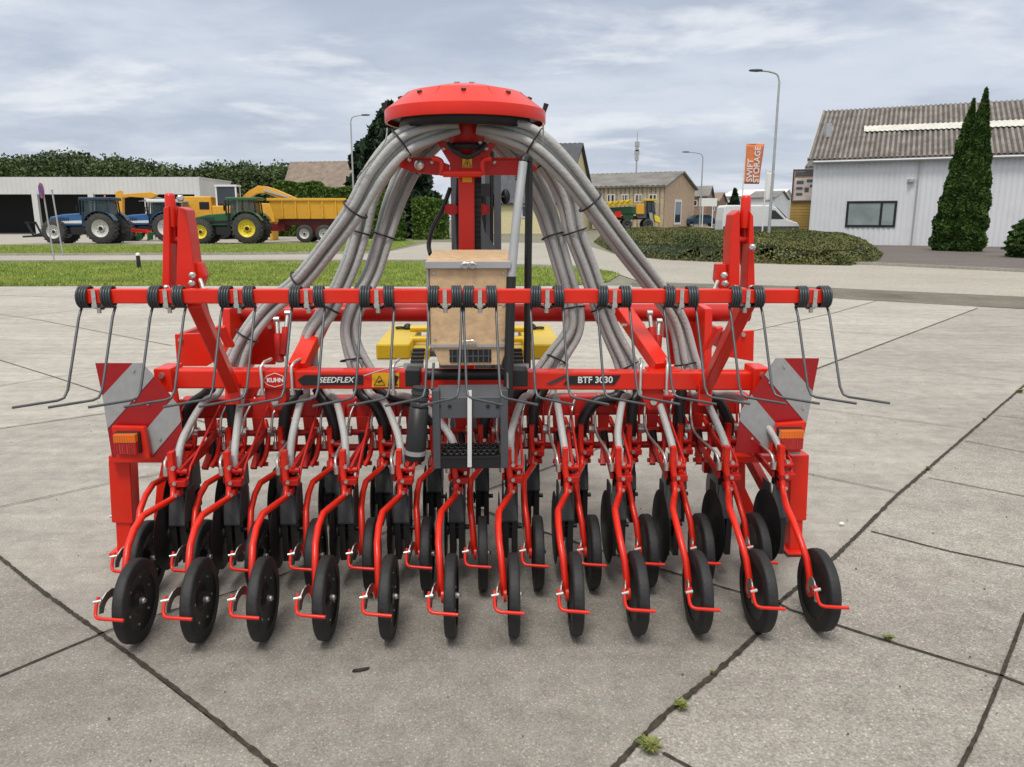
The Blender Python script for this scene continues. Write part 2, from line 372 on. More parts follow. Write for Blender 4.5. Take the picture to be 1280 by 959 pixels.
# ------------------------------------------------------------------ grass blades
def inpoly(x,y,P):
    c=False; j=len(P)-1
    for i in range(len(P)):
        if (P[i].y>y)!=(P[j].y>y) and x<(P[j].x-P[i].x)*(y-P[i].y)/(P[j].y-P[i].y)+P[i].x: c=not c
        j=i
    return c
def blades(name,pix,n,h,seed):
    P=[gnd(*p) for p in pix]; x0,x1=min(p.x for p in P),max(p.x for p in P); y0,y1=min(p.y for p in P),max(p.y for p in P)
    rng=random.Random(seed); v=[];f=[]
    while len(f)<n:
        x=rng.uniform(x0,x1); y=y0+(y1-y0)*rng.random()**1.3
        if not inpoly(x,y,P): continue
        hh=h*rng.uniform(.4,1.2); w=.022*rng.uniform(.6,1.3); a=rng.uniform(0,3.14); dx,dy=math.cos(a)*w,math.sin(a)*w
        b=len(v); v+=[(x-dx,y-dy,0),(x+dx,y+dy,0),(x+rng.uniform(-.04,.04),y+rng.uniform(-.04,.04),hh)]; f.append((b,b+1,b+2))
    me=bpy.data.meshes.new(name); me.from_pydata(v,[],f); me.materials.append(M['blade']); o=bpy.data.objects.new(name,me); COL.objects.link(o)
    tag(o,'short green grass growing along the roadside verge','grass',kind='stuff')
blades('grass',GB,60000,.085,3); blades('grass',GA,30000,.12,4); tag(bpy.data.objects['grass.001'],'green grass strip between the road and the far yard')
# weed tufts in the joints
def tuft(px,py,s,n,label,seed):
    g=gnd(px,py); rng=random.Random(seed); mb=MB()
    for i in range(n):
        a=rng.uniform(0,6.28); r=rng.uniform(0,.35)*s; L=s*rng.uniform(.5,1.1); lean=rng.uniform(.3,1.2)
        b0=Vector((math.cos(a)*r,math.sin(a)*r,0)); d=Vector((math.cos(a),math.sin(a),0)); sd=Vector((-d.y,d.x,0))*(.0035+s*.02)
        m1=b0+d*L*.3*lean+Vector((0,0,L*.5)); t=b0+d*L*.8*lean+Vector((0,0,L*.62))
        mb.add([b0-sd,b0+sd,m1+sd,m1-sd,t],[(0,1,2,3),(3,2,4)])
    o=mb.build('weed_tuft',M['weed'],loc=(g.x,g.y,.002)); tag(o,label,'weed','weeds growing in the concrete joints')
for i,(x,y,s,n,l) in enumerate([(812,938,.048,120,'largest yellow green grass tuft at the bottom of the concrete joint'),(851,886,.038,70,'grass tuft in the wide joint just above the largest tuft'),
  (1110,800,.030,40,'small weed in the thin joint right of the last rear press wheel'),(1160,587,.030,45,'grass tuft in the long diagonal joint where the upper thin seam meets it'),(1275,491,.05,50,'grass tuft at the right frame edge of the long diagonal joint'),
  (890,842,.014,24,'tiny weed in the wide joint below the right press wheels'),(1230,525,.025,30,'weed between the slabs right of the hazard board')]): tuft(x,y,s,n,l,i)
mb=MB(); mb.ball((0,0,.008),.012); o=mb.build('white_stone',M['white'],loc=gnd(1052,656)); o.scale=(1.3,.8,.8); tag(o,'small white stone lying on the concrete right of the machine','stone')
mb=MB(); g=gnd(451,838); mb.poly([(-.03,-.012,0),(0,-.008,0),(.028,.006,0),(.03,.016,0),(.0,.006,0),(-.026,0,0)],(0,0,.006)); tag(mb.build('dried_leaf',M['joint'],loc=g),'dark dried leaf lying on the slab in front of the machine','leaf')
rng=random.Random(5)
mb=MB()
for i in range(420):
    y=rng.uniform(1.4,9); x=rng.uniform(-5,6)*.9; r=rng.uniform(.002,.0055); mb.lathe([(r,0),(r*.8,r*.7),(1e-4,r)],(x,y,.0),'z',5,0)
tag(mb.build('grit',M['jointthin']),'scattered grit and crumbs on the concrete yard','grit',kind='stuff')

# ------------------------------------------------------------------ buildings
def corr(mb,a,b,z0,z1,period,depth,m=0,nrm=None):
    """vertical corrugated sheet from a to b"""
    a=Vector(a);b=Vector(b);t=(b-a);L=t.length;t.normalize(); n=nrm if nrm else Vector((t.y,-t.x,0)); k=int(L/period)*4; vs=[]
    for i in range(k+1):
        q=(0,1,1,0)[i%4]; p=a+t*(L*i/k)+n*(depth*q); vs+= [(p.x,p.y,z0),(p.x,p.y,z1)]
    mb.add(vs,[(2*i,2*i+2,2*i+3,2*i+1) for i in range(k)],m)
def corr_slope(mb,a,b,c,d,period,depth,m=0,two=False):
    """corrugated roof quad: eave a->b, ridge d->c"""
    a,b,c,d=map(Vector,(a,b,c,d)); k=int((b-a).length/period)*6; n=(b-a).cross(d-a).normalized(); 
    if n.z<0:n=-n
    vs=[]
    for i in range(k+1):
        o=n*(depth*(.5+.5*math.sin(i*math.pi/3))); vs+=[a.lerp(b,i/k)+o,d.lerp(c,i/k)+o]
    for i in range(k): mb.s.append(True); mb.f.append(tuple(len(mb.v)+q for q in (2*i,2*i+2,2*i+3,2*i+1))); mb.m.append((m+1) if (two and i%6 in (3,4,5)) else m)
    mb.v += [tuple(p) for p in vs]
def wallpt(px,py,a,b,off=0):
    """point of the vertical plane through a,b seen at pixel"""
    t=(b-a); t.z=0; n=Vector((t.y,-t.x,0)).normalized()
    if (CAM-a).dot(n)<0: n=-n
    d=ray(px,py); q=a+n*off; return CAM+d*((q-CAM).dot(n)/d.dot(n)), n
def window(parent,a,b,x0,y0,x1,y1,fm,gm,fr=.07,mull=(),name='window',sill=False):
    p00,n=wallpt(x0,y1,a,b,.03); p11,_=wallpt(x1,y0,a,b,.03)
    t=(b-a).normalized(); t.z=0; t.normalize(); w=(p11-p00).dot(t); h=p11.z-p00.z
    if w<0: p00=p00+t*w; w=-w
    def loc(u,z): return p00+t*u+Vector((0,0,z))
    mb=MB()
    for u0,u1,z0,z1 in [(0,w,0,fr),(0,w,h-fr,h),(0,fr,fr,h-fr),(w-fr,w,fr,h-fr)]+[(w*q-fr/2,w*q+fr/2,fr,h-fr) for q in mull]:
        mb.poly([loc(u0,z0),loc(u1,z0),loc(u1,z1),loc(u0,z1)],n*.05)
    o=mb.build(name,fm,parent)
    g=MB(); g.poly([loc(fr*.5,fr*.5),loc(w-fr*.5,fr*.5),loc(w-fr*.5,h-fr*.5),loc(fr*.5,h-fr*.5)],n*.02); g.build('pane',gm,o)
    if sill:
        s_=MB(); s_.poly([loc(-.06,-.08),loc(w+.06,-.08),loc(w+.06,0),loc(-.06,0)],n*.12); s_.build('sill',fm,o)
    return o
def house(name,label,cat,fl,fr,br,z0,ze,zr,wm,rm,over=.35,thick=.12,group=None,rperiod=None):
    fl,fr,br=[Vector((p.x,p.y,0)) for p in (fl,fr,br)]; bl=fl+br-fr
    root=empty(name,Vector(((fl.x+br.x)/2,(fl.y+br.y)/2,z0)),0,label,cat,group)
    org=root.location.copy()
    L=lambda p,z: Vector((p.x,p.y,z))-org
    mb=MB(); ml=(fl+bl)/2; mr=(fr+br)/2
    mb.add([L(fl,z0),L(fr,z0),L(fr,ze),L(fl,ze)],[(0,1,2,3)]); mb.add([L(bl,z0),L(br,z0),L(br,ze),L(bl,ze)],[(0,1,2,3)])
    mb.add([L(fr,z0),L(br,z0),L(br,ze),L(mr,zr),L(fr,ze)],[(0,1,2,3,4)]); mb.add([L(fl,z0),L(bl,z0),L(bl,ze),L(ml,zr),L(fl,ze)],[(0,1,2,3,4)])
    mb.build('wall',wm,root)
    t=(fr-fl).normalized(); d=(bl-fl); dl=d.length; d.normalize(); s=(zr-ze)/(dl/2); 
    rb=MB()
    for e0,e1,sg in ((fl,fr,-1),(bl,br,1)):
        ea=e0-t*over+d*sg*over; eb=e1+t*over+d*sg*over; ra=ml-t*over; rb_=mr+t*over
        q=[L(ea,ze-s*over+.05),L(eb,ze-s*over+.05),L(rb_,zr+.05),L(ra,zr+.05)]
        rb.poly(q,(0,0,thick))
        if rperiod: corr_slope(rb,q[0]+Vector((0,0,thick+.01)),q[1]+Vector((0,0,thick+.01)),q[2]+Vector((0,0,thick+.01)),q[3]+Vector((0,0,thick+.01)),rperiod,.07)
    rb.build('roof',rm,root)
    return root,org
def shift(root,org):
    """windows were built in world coordinates: move them under the root"""
    for c in kids(root):
        if c.get('_w'): c.location=-org
M['hallroof']=mat('fibre_cement_roof',(.14,.125,.115),.9,scale=1.2,col2=(.29,.27,.25),bump=.3,bscale=12,dirt=.2)
M['hallwall']=mat('white_cladding',(.70,.71,.73),.5,var=.04,scale=.6,dirt=.10)
M['shedwall']=mat('pale_cladding',(.62,.62,.60),.6,var=.06,scale=.3,dirt=.15)
M['sky_light']=mat('rooflight',(.58,.57,.50),.5,var=.1,scale=2)
M['brick']=mat('pale_brick',(.52,.38,.26),.85,var=.15,scale=3,bump=.3,bscale=20)
M['brickr']=mat('red_brick',(.30,.19,.13),.85,var=.2,scale=3)
M['tanwall']=mat('tan_boards',(.46,.38,.27),.8,var=.18,scale=2)
M['greyroof']=mat('grey_corrugated_roof',(.19,.18,.165),.9,var=.25,scale=.6,dirt=.3)
M['ochre']=mat('ochre_boards',(.42,.27,.07),.7,var=.12,scale=1)
# white corrugated hall on the right
A=at(1018,200,52); B=at(1280,192,47); A0=Vector((A.x,A.y,0)); dirn=(Vector((B.x,B.y,0))-A0).normalized(); A1=A0; B1=A0+dirn*42
ze=(A.z+B.z)/2; hall=empty('corrugated_hall',A0,0,'long white corrugated hall with brown fibre cement roof and one black window','hall')
nb=Vector((-dirn.y,dirn.x,0)); 
if nb.y<0: nb=-nb
def HL(p): return p-A0
mb=MB(); corr(mb,HL(A1),HL(B1),0.0,ze,.30,.035,0); corr(mb,HL(A1),HL(A1+nb*16),0,ze,.3,.035,0)
rz=ze+3.9; mb.add([HL(A1)+Vector((0,0,ze)),HL(A1+nb*16)+Vector((0,0,ze)),HL(A1+nb*8)+Vector((0,0,rz))],[(0,1,2)]); mb.build('wall',M['hallwall'],hall)
mb=MB(); ov=dirn*-.35; e=-nb*.35; up=Vector((0,0,.06))
qa=HL(A1)+ov+e+Vector((0,0,ze-.1))+up; qb=HL(B1)+e+Vector((0,0,ze-.1))+up; qc=HL(B1)+nb*8+Vector((0,0,rz))+up; qd=HL(A1)+ov+nb*8+Vector((0,0,rz))+up
corr_slope(mb,qa,qb,qc,qd,.30,.11,0,True); mb.poly([qa,qb,qc,qd],(0,0,-.05)); q2=HL(A1)+ov+nb*16.35+Vector((0,0,ze)); q3=HL(B1)+nb*16.35+Vector((0,0,ze)); mb.poly([qd,qc,q3,q2],(0,0,-.05)); mb.build('roof',[M['hallroof'],mat('roof_groove_shade',(.065,.05,.042),.95,scale=1.2,col2=(.14,.12,.10))],hall)  # darker valley faces paint the corrugation's groove shade into the roof colour
mb=MB(); 
def roofpt(px,py,off=.13):
    n=(qb-qa).cross(qd-qa).normalized(); n=n if n.z>0 else -n; d=ray(px,py); q=A0+qa+n*off; return CAM+d*((q-CAM).dot(n)/d.dot(n))-A0
r=[roofpt(1080,165),roofpt(1300,157),roofpt(1300,149),roofpt(1080,158)]; ex=(r[1]-r[0]).normalized(); L_=36
r[1]=r[0]+ (r[1]-r[0]).normalized()*24; r[2]=r[3]+(r[2]-r[3]).normalized()*24
corr_slope(mb,r[0],r[1],r[2],r[3],.30,.05); mb.build('rooflight_strip',M['sky_light'],hall)
mb=MB(); p=roofpt(1034,168); mb.box(p+Vector((0,0,.25)),(.35,.5,.9)); mb.build('roof_vent',M['galv'],hall)
mb=MB(); mb.tube([HL(A1)+e*1.2+Vector((0,0,ze-.18)),HL(B1)+e*1.2+Vector((0,0,ze-.18))],.09,8); mb.beam(HL(A1)-dirn*.36+e+Vector((0,0,ze)),HL(A1)-dirn*.36+nb*8+Vector((0,0,rz+.05)),.08,.25); mb.build('gutter',M['galv'],hall)
mb=MB(); p,_=wallpt(1150,205,A1,B1,.12); mb.cyl(HL(Vector((p.x,p.y,0))),HL(Vector((p.x,p.y,ze-.2))),.05,8); mb.build('downpipe',M['galv'],hall)
mb=MB(); p,_=wallpt(1139,226,A1,B1,.12); mb.box(HL(p),(.35,.3,.18)); mb.build('wall_lamp',M['galv'],hall)
w=window(hall,A1,B1,1056,251,1122,284,M['black'],M['glassl'],.14,(.7,)); w.location=-A0
for i,(x,l) in enumerate([(1100,'x')]): pass
# open fronted shed on the left
z0=0; SY=86; p0=at(-260,243,SY); p1=at(250,243,SY); zt=at(100,223,SY).z; zb=p0.z
shed=empty('open_shed',(p0.x,SY,0),0,'long white open fronted shed with dark bays behind the tractors','shed'); Lx=p1.x-p0.x
mb=MB(); corr(mb,(0,0,0),(Lx,0,0),zb,zt+.1,.5,.06); mb.bx(0,Lx,.2,10,zt,zt+.15); mb.build('fascia',M['shedwall'],shed)
mb=MB(); mb.bx(0,Lx,10,10.2,0,zt); mb.bx(0,.2,.1,10,0,zt); mb.bx(Lx-.2,Lx-.1,.1,10,0,zt); mb.build('wall',M['black'],shed); mb=MB(); corr(mb,(Lx-.09,.1,0),(Lx-.09,10,0),0,zt,.5,.05); mb.build('end_wall',M['shedwall'],shed)  # bay walls coloured black to stand in for the shade inside
for px in (-215,-100,45,115,185,248):
    mb=MB(); x=at(px,260,SY).x-p0.x; mb.bx(x-.3,x+.3,-.05,.35,0,zb+.3); mb.build('post',M['shedwall'],shed)
# farmhouse roof behind the hedge
h,o_=house('farmhouse','brown tiled farmhouse roof showing over the green hedge','house',at(352,250,92),at(440,250,90),at(462,250,102),0,3.6,8.3,M['brickr'],M['brown_roof'],rperiod=.6)
# cream house with slate roof
fl,fr,br=at(575,255,72),at(704,255,70),at(741,255,81)
h,o_=house('cream_house','cream rendered house with steep dark slate roof behind the hose bundles','house',fl,fr,br,.2,3.1,at(722,182,76).z,M['cream'],M['slate'],over=.3,rperiod=.45)
fl0,fr0,br0=[Vector((p.x,p.y,0)) for p in (fl,fr,br)]
for (a,b,x0,y0,x1,y1) in ((fl0,fr0,652,257,666,272),(fl0,fr0,680,257,694,272),(fr0,br0,718,214,725,232),(fr0,br0,714,250,722,268)):
    w=window(h,a,b,x0,y0,x1,y1,M['white'],M['glass'],.08); w.location=-o_
# long brick and board hall
fl,fr,br=at(700,250,92),at(831,250,86),at(868,250,97)
h,o_=house('workshop_hall','long tan boarded workshop with grey roof and pale brick gable','workshop',fl,fr,br,.6,at(831,233,86).z,at(855,216,91).z,M['brick'],M['greyroof'],rperiod=.6)
fl0,fr0,br0=[Vector((p.x,p.y,0)) for p in (fl,fr,br)]
mb=MB(); corr(mb,fl0-o_,fr0-o_,0,at(831,233,86).z-o_.z,.5,.06); mb.build('board_cladding',M['tanwall'],h)
for x in (743,760,777,794,812):
    w=window(h,fl0,fr0,x-1,243,x+9,253,M['white'],M['glass'],.08,(.5,)); w.location=-o_
w=window(h,fr0,br0,842,250,852,281,M['white'],M['glass'],.25,(),'door'); w.location=-o_
# small houses further away
for i,(x0,x1,x2,Y,yt,ye,lab,rm) in enumerate([(862,884,889,112,234,246,'small brick house with grey roof beside the pale brick gable',M['greyroof']),(884,898,906,135,242,252,'brown brick house furthest along the street behind the small grey roofed house',M['brown_roof'])]):
    h,o_=house('brick_house',lab,'house',at(x0,250,Y),at(x1,250,Y-2),at(x2+2,250,Y+8),.7,at(x1,ye,Y).z,at(x1,yt,Y+4).z,M['brickr'],rm,group='small brick houses down the street')
    a,b=at(x0,250,Y),at(x1,250,Y-2); a.z=b.z=0
    w=window(h,a,b,x0+4,ye+4,x0+10,ye+12,M['white'],M['glass'],.1); w.location=-o_
h,o_=house('grey_warehouse','wide low grey warehouse with white roof edge behind the white van','warehouse',at(904,255,150),at(975,255,146),at(990,255,170),.7,at(940,246,150).z,at(940,238,160).z,M['shedwall'],M['white'])
h,o_=house('white_warehouse','tall white warehouse standing behind the flags','warehouse',at(935,255,128),at(968,255,125),at(985,255,140),.7,at(950,248,128).z,at(950,240,134).z,M['hallwall'],M['greyroof'])
# billboard building
BY=60; a=at(986,290,BY); b=at(1030,290,BY)
bb=empty('ochre_building',(a.x,BY,.15),-R(21),'narrow ochre boarded building with a billboard beside the white hall','building')
zt=at(986,212,BY).z-.15; W=b.x-a.x
mb=MB(); mb.bx(0,W,0,9,0,zt); mb.build('wall',M['ochre'],bb)
mb=MB()
for k in range(12): mb.bx(-.02,W,-.05,-.004,.1+k*.21,.1+k*.21+.17)
mb.build('slat_cladding',M['ochre'],bb)
mb=MB(); mb.poly([(.8,-.3,zt),(W+.3,-.3,zt),(W+.3,3,zt+1.6),(1.6,3,zt+1.6)],(0,0,.12)); corr_slope(mb,(.8,-.3,zt+.14),(W+.3,-.3,zt+.14),(W+.3,3,zt+1.74),(1.6,3,zt+1.74),.3,.08); mb.build('roof',M['greyroof'],bb)
z1=at(990,253,BY).z-.15
mb=MB(); mb.bx(0,W,-.16,-.06,z1,zt-.02); mb.build('billboard',M['brickr'],bb)
mb=MB(); rng=random.Random(11); bz=(zt-z1)
M['poster']=mat('poster_beige',(.55,.47,.42),.6,var=.2,scale=2); 
mb.bx(.15,W-.1,-.175,-.163,z1+.15,z1+bz*.74); mb.build('poster',M['poster'],bb)
mb=MB()
for (x,z,w_,h_) in ((.3,.55,.5,.25),(.3,.38,.45,.2),(.32,.2,.45,.2),(1.0,.6,.55,.22),(1.25,.45,.4,.2),(.9,.3,.3,.35)):
    mb.bx(x,x+w_,-.19,-.177,z1+bz*z,z1+bz*z+h_)
mb.build('poster_picture',M['dgrey'],bb)
mb=MB(); mb.bx(.2,W-.15,-.19,-.166,z1+bz*.8,z1+bz*.92); mb.build('poster_heading',M['dgrey'],bb)
mb=MB(); mb.bx(.0,.07,-.19,-.166,z1,zt); mb.bx(.07,W,-.19,-.166,zt-.07,zt-.01); mb.bx(.07,W,-.19,-.166,z1,z1+.07); mb.build('billboard_frame',M['black'],bb)
# ------------------------------------------------------------------ vegetation
rng=np.random.default_rng(3)
# far wood
bl=[]; Yw=135
def topy(px): 
    return np.interp(px,[-120,0,40,85,130,165,195,235,280,330,370,400,430],[192,196,196,190,197,200,205,208,204,206,204,212,232])
for px in np.arange(-150,425,7.0):
    for k in range(2):
        Y=Yw+rng.uniform(-6,14); p=at(px+rng.uniform(-4,4),topy(px)+rng.uniform(-3,6)+k*8,Y); r=rng.uniform(2.0,3.6)
        bl.append((p.x,Y,p.z-r,r*1.1,r,r))
        bl.append((p.x+rng.uniform(-2,2),Y-2,p.z-r*2.6,r*1.1,r,r*1.6))
core=MB()
x0,x1=at(-150,230,Yw+8).x,at(425,230,Yw+8).x
core.bx(x0,x1,Yw+6,Yw+16,0,7.2)
leaf_mesh('wood',blob_pts(bl,300000,4,.5),.33,M['wood_leaf'],core=core); tag(bpy.data.objects['wood'],'dense green wood along the skyline behind the shed','wood',kind='stuff')
def cone_tree(name,label,px,base_y,top_y,Y,rad_px,n,leaf,lm,seed,prof,group=None,cat='tree',zb=0,asym=0):
    b=at(px,base_y,Y); t=at(px,top_y,Y); h=t.z-zb; r=rad_px/F*Y*.98
    root=empty(name,(b.x,Y,zb),0,label,cat,group); rg=np.random.default_rng(seed)
    z=rg.random(n*3)**.9; pr=np.interp(z,[p[0] for p in prof],[p[1] for p in prof]); keep=rg.random(n*3)<np.maximum(pr,.08); z=z[keep][:n]; pr=pr[keep][:n]; n=len(z)
    a=rg.random(n)*6.283; lob=1+.10*np.sin(a*5+z*9)+.08*np.sin(a*11-z*31)+.10*np.sin(z*47+a*2)
    rr=pr*r*lob*(.72+.34*rg.random(n)**.6)
    core_as=asym*r/max(h,.1)
    P=np.stack([np.cos(a)*rr+asym*z*r,np.sin(a)*rr,z*h],1)
    core=MB(); core.lathe([(max(.01,q*r*.74),zz*h*.97) for zz,q in prof],(0,0,0),'z',14,0); core.v=[(x+core_as*z_,y,z_) for x,y,z_ in core.v]
    leaf_mesh('crown',P,leaf,lm,root,core=core,seed=seed)
    m=MB(); m.tube([(0,0,-.05),(0,0,h*.6)],[r*.12,r*.04],8); m.build('trunk',M['bark'],root); return root
cyp=[(0,.80),(.03,.95),(.15,1.0),(.35,.86),(.6,.62),(.8,.38),(.93,.16),(1,.02)]
cone_tree('cypress_tree','taller dark green cypress of the pair in front of the white hall',1208,316,110,40.5,18,34000,.105,M['cypress'],5,cyp,'pair of cypresses by the hall')
cone_tree('cypress_tree','shorter dark green cypress leaning against the taller one by the white hall',1184,315,124,41.3,18,28000,.105,M['cypress'],6,cyp,'pair of cypresses by the hall',asym=.6)
cone_tree('clipped_bush','clipped dark green bush cut off by the right frame edge',1290,328,268,34,27,14000,.09,M['cypress'],7,[(0,.8),(.2,1),(.5,.98),(.75,.75),(.92,.4),(1,.05)],cat='bush')
cone_tree('conifer_tree','big dark conifer with ragged branches behind the left hose bundle',492,290,128,70,50,16000,.42,M['conif'],8,[(0,.9),(.25,1),(.5,.8),(.62,.86),(.75,.55),(.9,.25),(1,.03)])
cone_tree('conifer_tree','small dark fir standing in front of the far grey warehouse',917,270,236,108,10,2500,.4,M['conif'],9,[(0,1),(.5,.6),(.8,.25),(1,.02)],zb=.7)
cone_tree('clipped_bush','rounded green conifer bush between the left hose bundles',488,299,236,58,17,7000,.16,M['hedge'],10,[(0,.85),(.3,1),(.6,.9),(.85,.6),(1,.1)],cat='bush')
cone_tree('dark_shrub','dark loose shrub between the round bush and the box hedge',518,292,240,66,20,5000,.3,M['conif'],12,[(0,.9),(.4,1),(.7,.8),(1,.2)],cat='shrub')
def hedge(name,label,x0,x1,yt,yb,Y,depth,n,leaf,lm,seed,cat='hedge'):
    a=at(x0,yb,Y); b=at(x1,yb,Y); h=at(x0,yt,Y).z; W=b.x-a.x; rg=np.random.default_rng(seed)
    P=rg.random((n,3))*np.array([W,depth,h]); side=rg.integers(0,4,n); j=rg.normal(size=n)*.05
    P[side==0,1]=j[side==0]; P[side==1,2]=h+j[side==1]; P[side==2,0]=W+j[side==2]; P[side==3,0]=j[side==3]
    P[:,2]+=.10*np.sin(P[:,0]*1.7+P[:,1]); 
    core=MB(); core.bx(.08,W-.08,.08,depth-.05,-.1,h-.08)
    o=leaf_mesh(name,P,leaf,lm,core=core,seed=seed); o.location=(a.x,Y,0); tag(o,label,cat)
hedge('hedge','tall clipped green hedge behind the yellow tipping trailer',385,478,236,300,66,2,22000,.22,M['hedge'],20)
hedge('box_hedge','box shaped clipped green hedge on the lawn by the house',517,557,250,290,62,2,9000,.16,M['hedge'],21)
hedge('low_hedge','lower rounded hedge just left of the tall hedge',345,396,230,262,75,3,9000,.3,M['hedge'],22)
# low planted mound
MPix=[(742,303),(770,318),(830,325),(900,328),(1000,331),(1062,332),(1098,326),(1104,318),(1070,306),(1000,300),(900,296),(800,296),(750,297)]
MP=[gnd(*p) for p in MPix]
def edge_d(x,y):
    d=1e9
    for i in range(len(MP)):
        a,b=MP[i],MP[(i+1)%len(MP)]; t=max(0,min(1,((x-a.x)*(b.x-a.x)+(y-a.y)*(b.y-a.y))/((b.x-a.x)**2+(b.y-a.y)**2+1e-9)))
        d=min(d,math.hypot(x-a.x-t*(b.x-a.x),y-a.y-t*(b.y-a.y)))
    return d
def mh(x,y,d): 
    return (1-math.exp(-d/.55))*(.78+.10*math.sin(x*.9+y*.4)+.06*math.sin(x*2.7)+.05*math.sin(y*1.9+x))
x0,x1=min(p.x for p in MP),max(p.x for p in MP); y0,y1=min(p.y for p in MP),max(p.y for p in MP)
rg=random.Random(9); pts=[]
while len(pts)<170000:
    x=rg.uniform(x0,x1); y=y0+(y1-y0)*rg.random()**1.6
    if not inpoly(x,y,MP): continue
    d=edge_d(x,y); h=mh(x,y,d)
    pts.append((x,y,h*(rg.random() if d<.7 else 1)+rg.uniform(-.03,.04)))
core=MB(); nx,ny=90,50; g={}
for j in range(ny+1):
    for i in range(nx+1):
        x=x0+(x1-x0)*i/nx; y=y0+(y1-y0)*j/ny; g[i,j]=(x,y,mh(x,y,edge_d(x,y))-.1 if inpoly(x,y,MP) else None)
vs=[];idx={}
for k,(x,y,z) in g.items():
    if z is not None: idx[k]=len(vs); vs.append((x,y,z))
fs=[tuple(idx[q] for q in ((i,j),(i+1,j),(i+1,j+1),(i,j+1))) for i in range(nx) for j in range(ny) if all(q in idx for q in ((i,j),(i+1,j),(i+1,j+1),(i,j+1)))]
core.add(vs,fs,0,True)
leaf_mesh('ground_cover',pts,.055,M['mound'],core=core); tag(bpy.data.objects['ground_cover'],'low olive brown planted mound between the road and the hall','shrubs',kind='stuff')
# ------------------------------------------------------------------ street furniture
def lamp(label,px,base_y,top_y,Y,arm_px,zb=0):
    t=at(px,top_y,Y); root=empty('street_lamp',(t.x,Y,zb),0,label,'street lamp','street lamps'); h=t.z-zb; a=arm_px/F*Y
    mb=MB(); mb.tube([(0,0,-.1),(0,0,h*.5),(0,0,h-.45)],[.085,.07,.055],10); mb.tube(smooth_path([(0,0,h-.46),(a*.12,0,h-.12),(a*.5,0,h+.02),(a*.8,0,h+.05)],4),.045,8); mb.build('pole',M['galv'],root)
    mb=MB(); mb.lathe([(.01,0),(.12,.05),(.16,.3),(.12,.62),(.02,.7)],(0,0,0),'x',10,0); o=mb.build('lamp_head',M['dgrey'],root); o.scale=(1 if a>0 else -1,.9,.45); o.location=(a*.75,0,h+.07); return root
lamp('tall grey street lamp rising from the planted mound near the white hall',975,300,90,40,-27)
lamp('slim street lamp further back near the small brick houses',879,280,191,75,-22,zb=.5)
lamp('grey street lamp left of the big conifer, arm to the right',438,300,145,62,17)
# no parking sign and a bare post
g=gnd(68,326); s=empty('no_parking_sign',g,0,'round blue and red no parking sign on a grey post in the verge','sign')
h=at(60,240,g.y).z
mb=MB(); mb.tube([(0,0,-.1),(-.12,0,h+.3)],.03,8); mb.build('post',M['galv'],s)
sg=MB(); sg.lathe([(.001,-.012),(.30,-.012),(.30,.012),(.001,.012)],(0,0,0),'y',28,0,False); sg.lathe([(.001,-.017),(.235,-.017),(.235,-.0125)],(0,0,0),'y',28,1,False)
sg.beam((-.17,-.02,.17),(.17,-.02,-.17),.006,.06,0,up=(0,1,0)); o=sg.build('sign_plate',[M['refred'],mat('sign_blue',(.02,.06,.35),.4)],s); o.location=(-.15,-.05,h+.05); o.rotation_euler=(0,0,R(-42))
g=gnd(79,320); mb=MB(); h=at(71,238,g.y).z; mb.tube([(0,0,-.1),(-.15,0,h)],.035,8); mb.box((-.15,0,h),(.08,.08,.05)); tag(mb.build('bare_post',M['galv'],loc=g),'thin bare grey post right behind the no parking sign','post')
g=gnd(174,336); mb=MB(); mb.lathe([(.07,0),(.065,.42),(.06,.44)],(0,0,0),'z',10,0); mb.lathe([(.068,.44),(.062,.52),(.01,.54)],(0,0,0),'z',10,1); tag(mb.build('bollard',[M['black'],M['white']],loc=g),'short black bollard with white top in the grass verge','bollard')
# flags
def flag(label,px,bpx,yt,yb,Y,w_px,x_off,mtl,cloth_y,txt=None):
    t=at(px,yt,Y); root=empty('flag_pole',(t.x,Y,0),0,label,'flag','flags'); h=t.z
    mb=MB(); mb.tube([(0,0,-.1),(0,0,h+.1)],[.05,.03],8); mb.tube([(0,0,h-.02),(w_px/F*Y,0,h-.02)],.02,6); mb.build('pole',M['white'],root)
    zl=at(px,cloth_y,Y).z; W=w_px/F*Y; mb=MB(); n=10; vs=[]
    for i in range(n+1):
        for j in range(13):
            u=i/n; v=j/12; vs.append((.05+u*W*(1-.12*v), .06*math.sin(u*5+v*4)*u, h-.04-(h-.04-zl)*v))
    mb.add(vs,[(i*13+j,i*13+j+1,(i+1)*13+j+1,(i+1)*13+j) for i in range(n) for j in range(12)],0,True)
    c=mb.build('cloth',mtl,root); so=c.modifiers.new('thick','SOLIDIFY'); so.thickness=.01
    if txt:
        for k,(tt,sz,uu) in enumerate(txt):
            text('lettering',tt,sz,M['white'],root,(uu*W,-.085,(h+zl)/2-(.35 if k==0 else .05)),(R(90),R(-90),0),.004,bold=.008)
    return root
M['flag']=mat('orange_flag',(.74,.22,.08),.7,var=.06)
flag('orange storage company flag with white lettering on a white pole',932,928,179,300,42,21,0,M['flag'],230,[('SWIFT',.42,.33),('STORAGE',.42,.70)])
flag('plain pale grey banner flag left of the tall street lamp',958,955,214,300,46,9,0,M['white'],252)
